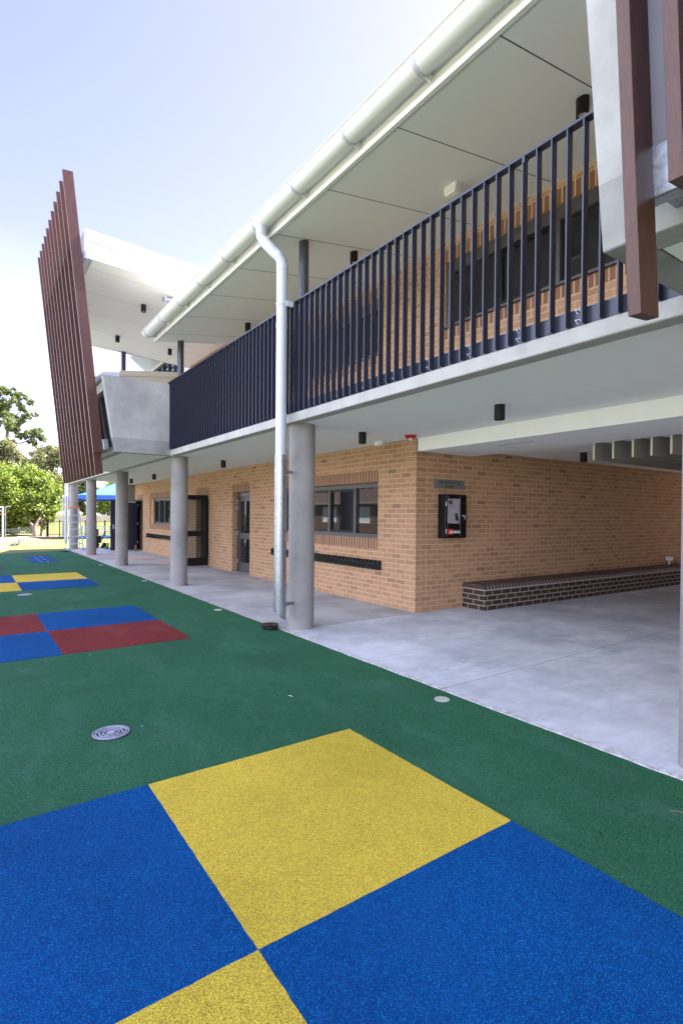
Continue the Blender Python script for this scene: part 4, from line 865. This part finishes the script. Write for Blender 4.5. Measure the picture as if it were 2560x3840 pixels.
bush((-41.4,3.9,-.03),[(-42,2.6,3.0,1.6),(-42.6,1.3,2.6,1.7),(-42.3,4.1,3.1,1.35),(-42.2,3.4,3.9,1.1),(-42.8,.2,3.0,1.6),(-42,4.6,2.2,.95),(-41.8,3.0,1.9,1.1),(-42.2,1.6,3.8,1.0),(-42.4,1.7,1.4,1.0),(-42.5,3.3,1.0,.8),(-42.7,2.4,1.9,1.2),(-42.9,4.4,1.2,.75),(-42.6,.6,1.2,1.0),(-42.4,2.2,3.9,1.1),(-42.6,4.8,2.9,.8),(-42.2,4.2,1.6,.8),(-41.6,1.2,1.7,.9),(-41.5,2.3,2.6,1.0),(-41.5,3.8,2.5,.9),(-41.6,2.0,3.6,.9),(-41.6,3.3,1.3,.6),(-41.7,4.7,1.5,.5),(-41.6,.3,2.2,1.0),(-43,3.4,1.7,1.0),(-43,5.0,2.2,.7),(-43.2,2.6,1.0,1.0),(-43.2,1.2,1.0,1.0),(-43,-1.6,2.8,1.9)],95000,.095,L1,'bushy_tree','broad bright green bushy tree at the left beside the sprinkler','tree',
 trunk=[([(-41,3.75,-.05),(-41.1,3.7,.6),(-41.4,4.1,1.3),(-41.7,4.3,2.2)],.16,.07),([(-41.1,3.7,.5),(-41.5,3.2,1.4),(-42,2.6,2.6)],.11,.05),([(-41.4,4.15,-.05),(-41.5,4.2,.7),(-41.8,4.5,1.6)],.10,.05),([(-42,1.2,-.05),(-42.1,1.5,1.1),(-42.3,1.0,2.4)],.12,.05)],seed=3)
eb=[(-60,2.6,13.0,.75),(-60,3.6,13.1,.55),(-60,4.4,12.8,.6),(-60,5.0,12.4,.45),(-60,3.4,12.1,.75),(-60.3,2.7,11.7,.7),(-60,4.5,11.7,.5),(-60,4.2,12.2,.3),(-60,4.75,10.9,.5),(-60,5.4,11.2,.32),(-60,3.0,10.9,.8),(-60,3.9,10.6,.7),(-59.6,3.0,10.0,.8),(-60,3.7,9.7,.6),(-60,4.7,9.2,.5),(-60,5.6,9.5,.65),(-60,6.1,9.0,.5),(-60,5.1,8.6,.6),(-60,4.3,8.9,.45),(-60,1.6,12.0,1.0),(-60,1.0,10.5,1.1),(-60,3.9,9.1,.4),(-60,.6,13,.8)]
bush((-60,2.6,1.0),eb,52000,.11,L2,'gum_tree','tall open gum tree with rounded leaf clumps against the sky at left','tree',
 trunk=[([(-60,2.3,.5),(-60,2.6,5),(-60,3.1,8.6),(-60,3.2,10.5),(-60,3.3,12.6)],.28,.05),([(-60,3.0,8.2),(-60,4.3,8.3),(-60,5.4,8.9),(-60,6.0,9.1)],.10,.03),([(-60,3.2,10.3),(-60,4.1,11.2),(-60,4.9,12.2)],.08,.02),([(-60,3.1,9.6),(-60,4.2,10.0),(-60,5.2,10.8)],.06,.02),([(-60,2.7,7),(-60,1.8,10),(-60,1.0,12.5)],.12,.03)],seed=5,asp=.35)
bush((-52,2.4,.6),[(-52,2.2,6.6,1.3),(-52,3.1,6.0,.75),(-52,2.9,7.2,.7),(-52,1.2,6.5,1.4),(-52,2.6,5.2,1.0)],22000,.11,L3,'olive_tree','brownish olive tree between the gum tree and the bright bushy tree','tree',seed=6)
bush((-70,8,1.2),[(-70,8.4,8.6,.85),(-70,7.7,8.2,.6),(-70,9.2,8.2,1.0),(-70,8.6,7.6,.9),(-70,7.3,7.4,.6),(-70,6.2,7.2,.7),(-70,5.2,7.3,.7),(-70,9.9,8.8,.9)],14000,.18,L2,'gum_tree','distant grey green gum tree just left of the brown blades','tree',seed=8)
hb=[((-66,5.5),[(-66,5.6,4.8,1.5),(-66,6.6,5.2,1.4),(-66,4.6,5.4,1.4),(-66,7.7,5.0,1.4),(-66,3.4,5.3,1.4)],L3,'row of muted green trees low behind the bright bushy tree'),((-58,9.0),[(-58,9.0,4.3,1.8),(-58,8.2,3.0,1.3),(-58,9.6,6.2,1.4),(-58,9.4,2.3,1.1)],L4,'dark leafy tree showing between the stepladder column and its neighbour'),((-56,11.4),[(-56,11.2,3.4,1.2),(-56,12.0,2.8,1.1),(-56,11.0,2.3,.9),(-56,12.4,4.0,1.2)],L1,'yellow green bushy tree beyond the fence under the blue canopy'),((-60,13.6),[(-60,13.8,5.0,1.8),(-60,14.6,4.0,1.6)],L1,'bushy tree behind the white cottage'),((-57,6.6),[(-57,6.4,4.6,1.7),(-57,7.0,3.4,1.4),(-57,6.0,6.6,1.5),(-57,7.4,7.2,1.5)],L3,'olive green tree behind the far downpipe'),((-62,17),[(-62,17,5,2.4),(-62,19.5,5,2.4)],L4,'dark green trees beyond the cottage hidden mostly by the building'),((-50,-3),[(-50,-3,3.5,2.4),(-50,-6,3.6,2.6)],L4,'dark leafy trees at the far left beyond the bushy tree')]
for i,((x,y),bl,mt,lab) in enumerate(hb): bush((x,y,gz(x,y)),bl,22000,.12,mt,'leafy_tree',lab,'tree',seed=20+i,group='trees beyond the fence')
bush((-46,1.0,0),[(-45.5,2.2,.9,1.0),(-45.5,.9,1.0,1.1),(-45.5,3.3,.8,.8),(-45.5,-.6,.9,1.1),(-45.5,2.8,1.5,.7),(-45.5,1.6,1.6,.8),(-45.5,3.9,.5,.5),(-45.2,.2,1.7,.9),(-45.6,3.5,1.6,.7),(-45.4,2.4,.4,.6)],36000,.085,L4,'shrub','low dark shrubs under the bright bushy tree behind the sprinkler','shrub',trunk=[([(-45.5,1,-.05),(-45.5,1,.6)],.05,.03)],seed=31)
# sprinkler spray
m=NT('spray_mist'); m.t.nodes.remove(m.p); vo=m.n('VolumePrincipled'); vo.inputs['Color'].default_value=(.95,.96,1,1); vo.inputs['Anisotropy'].default_value=.3
vo.inputs['Density'].default_value=.12; m.l(vo.outputs[0],m.t.nodes['Material Output'].inputs['Volume'])
sp_=thing('sprinkler','lawn sprinkler throwing a fan of white water mist on the grass','sprinkler',(-38.9,3.3,0))
s=MB(); s.tube([(-38.9,3.3,-.03),(-38.9,3.3,.06)],.03,10); s.build('head',M_rub,sp_)
s=MB(); s.prism([(3.27,.05),(3.33,.05),(3.9,.42),(3.7,.62),(3.3,.72),(2.85,.66),(2.2,.60),(1.7,.55),(1.75,.42)],'x',-39.1,-38.6); s.build('mist',m.mat,sp_)
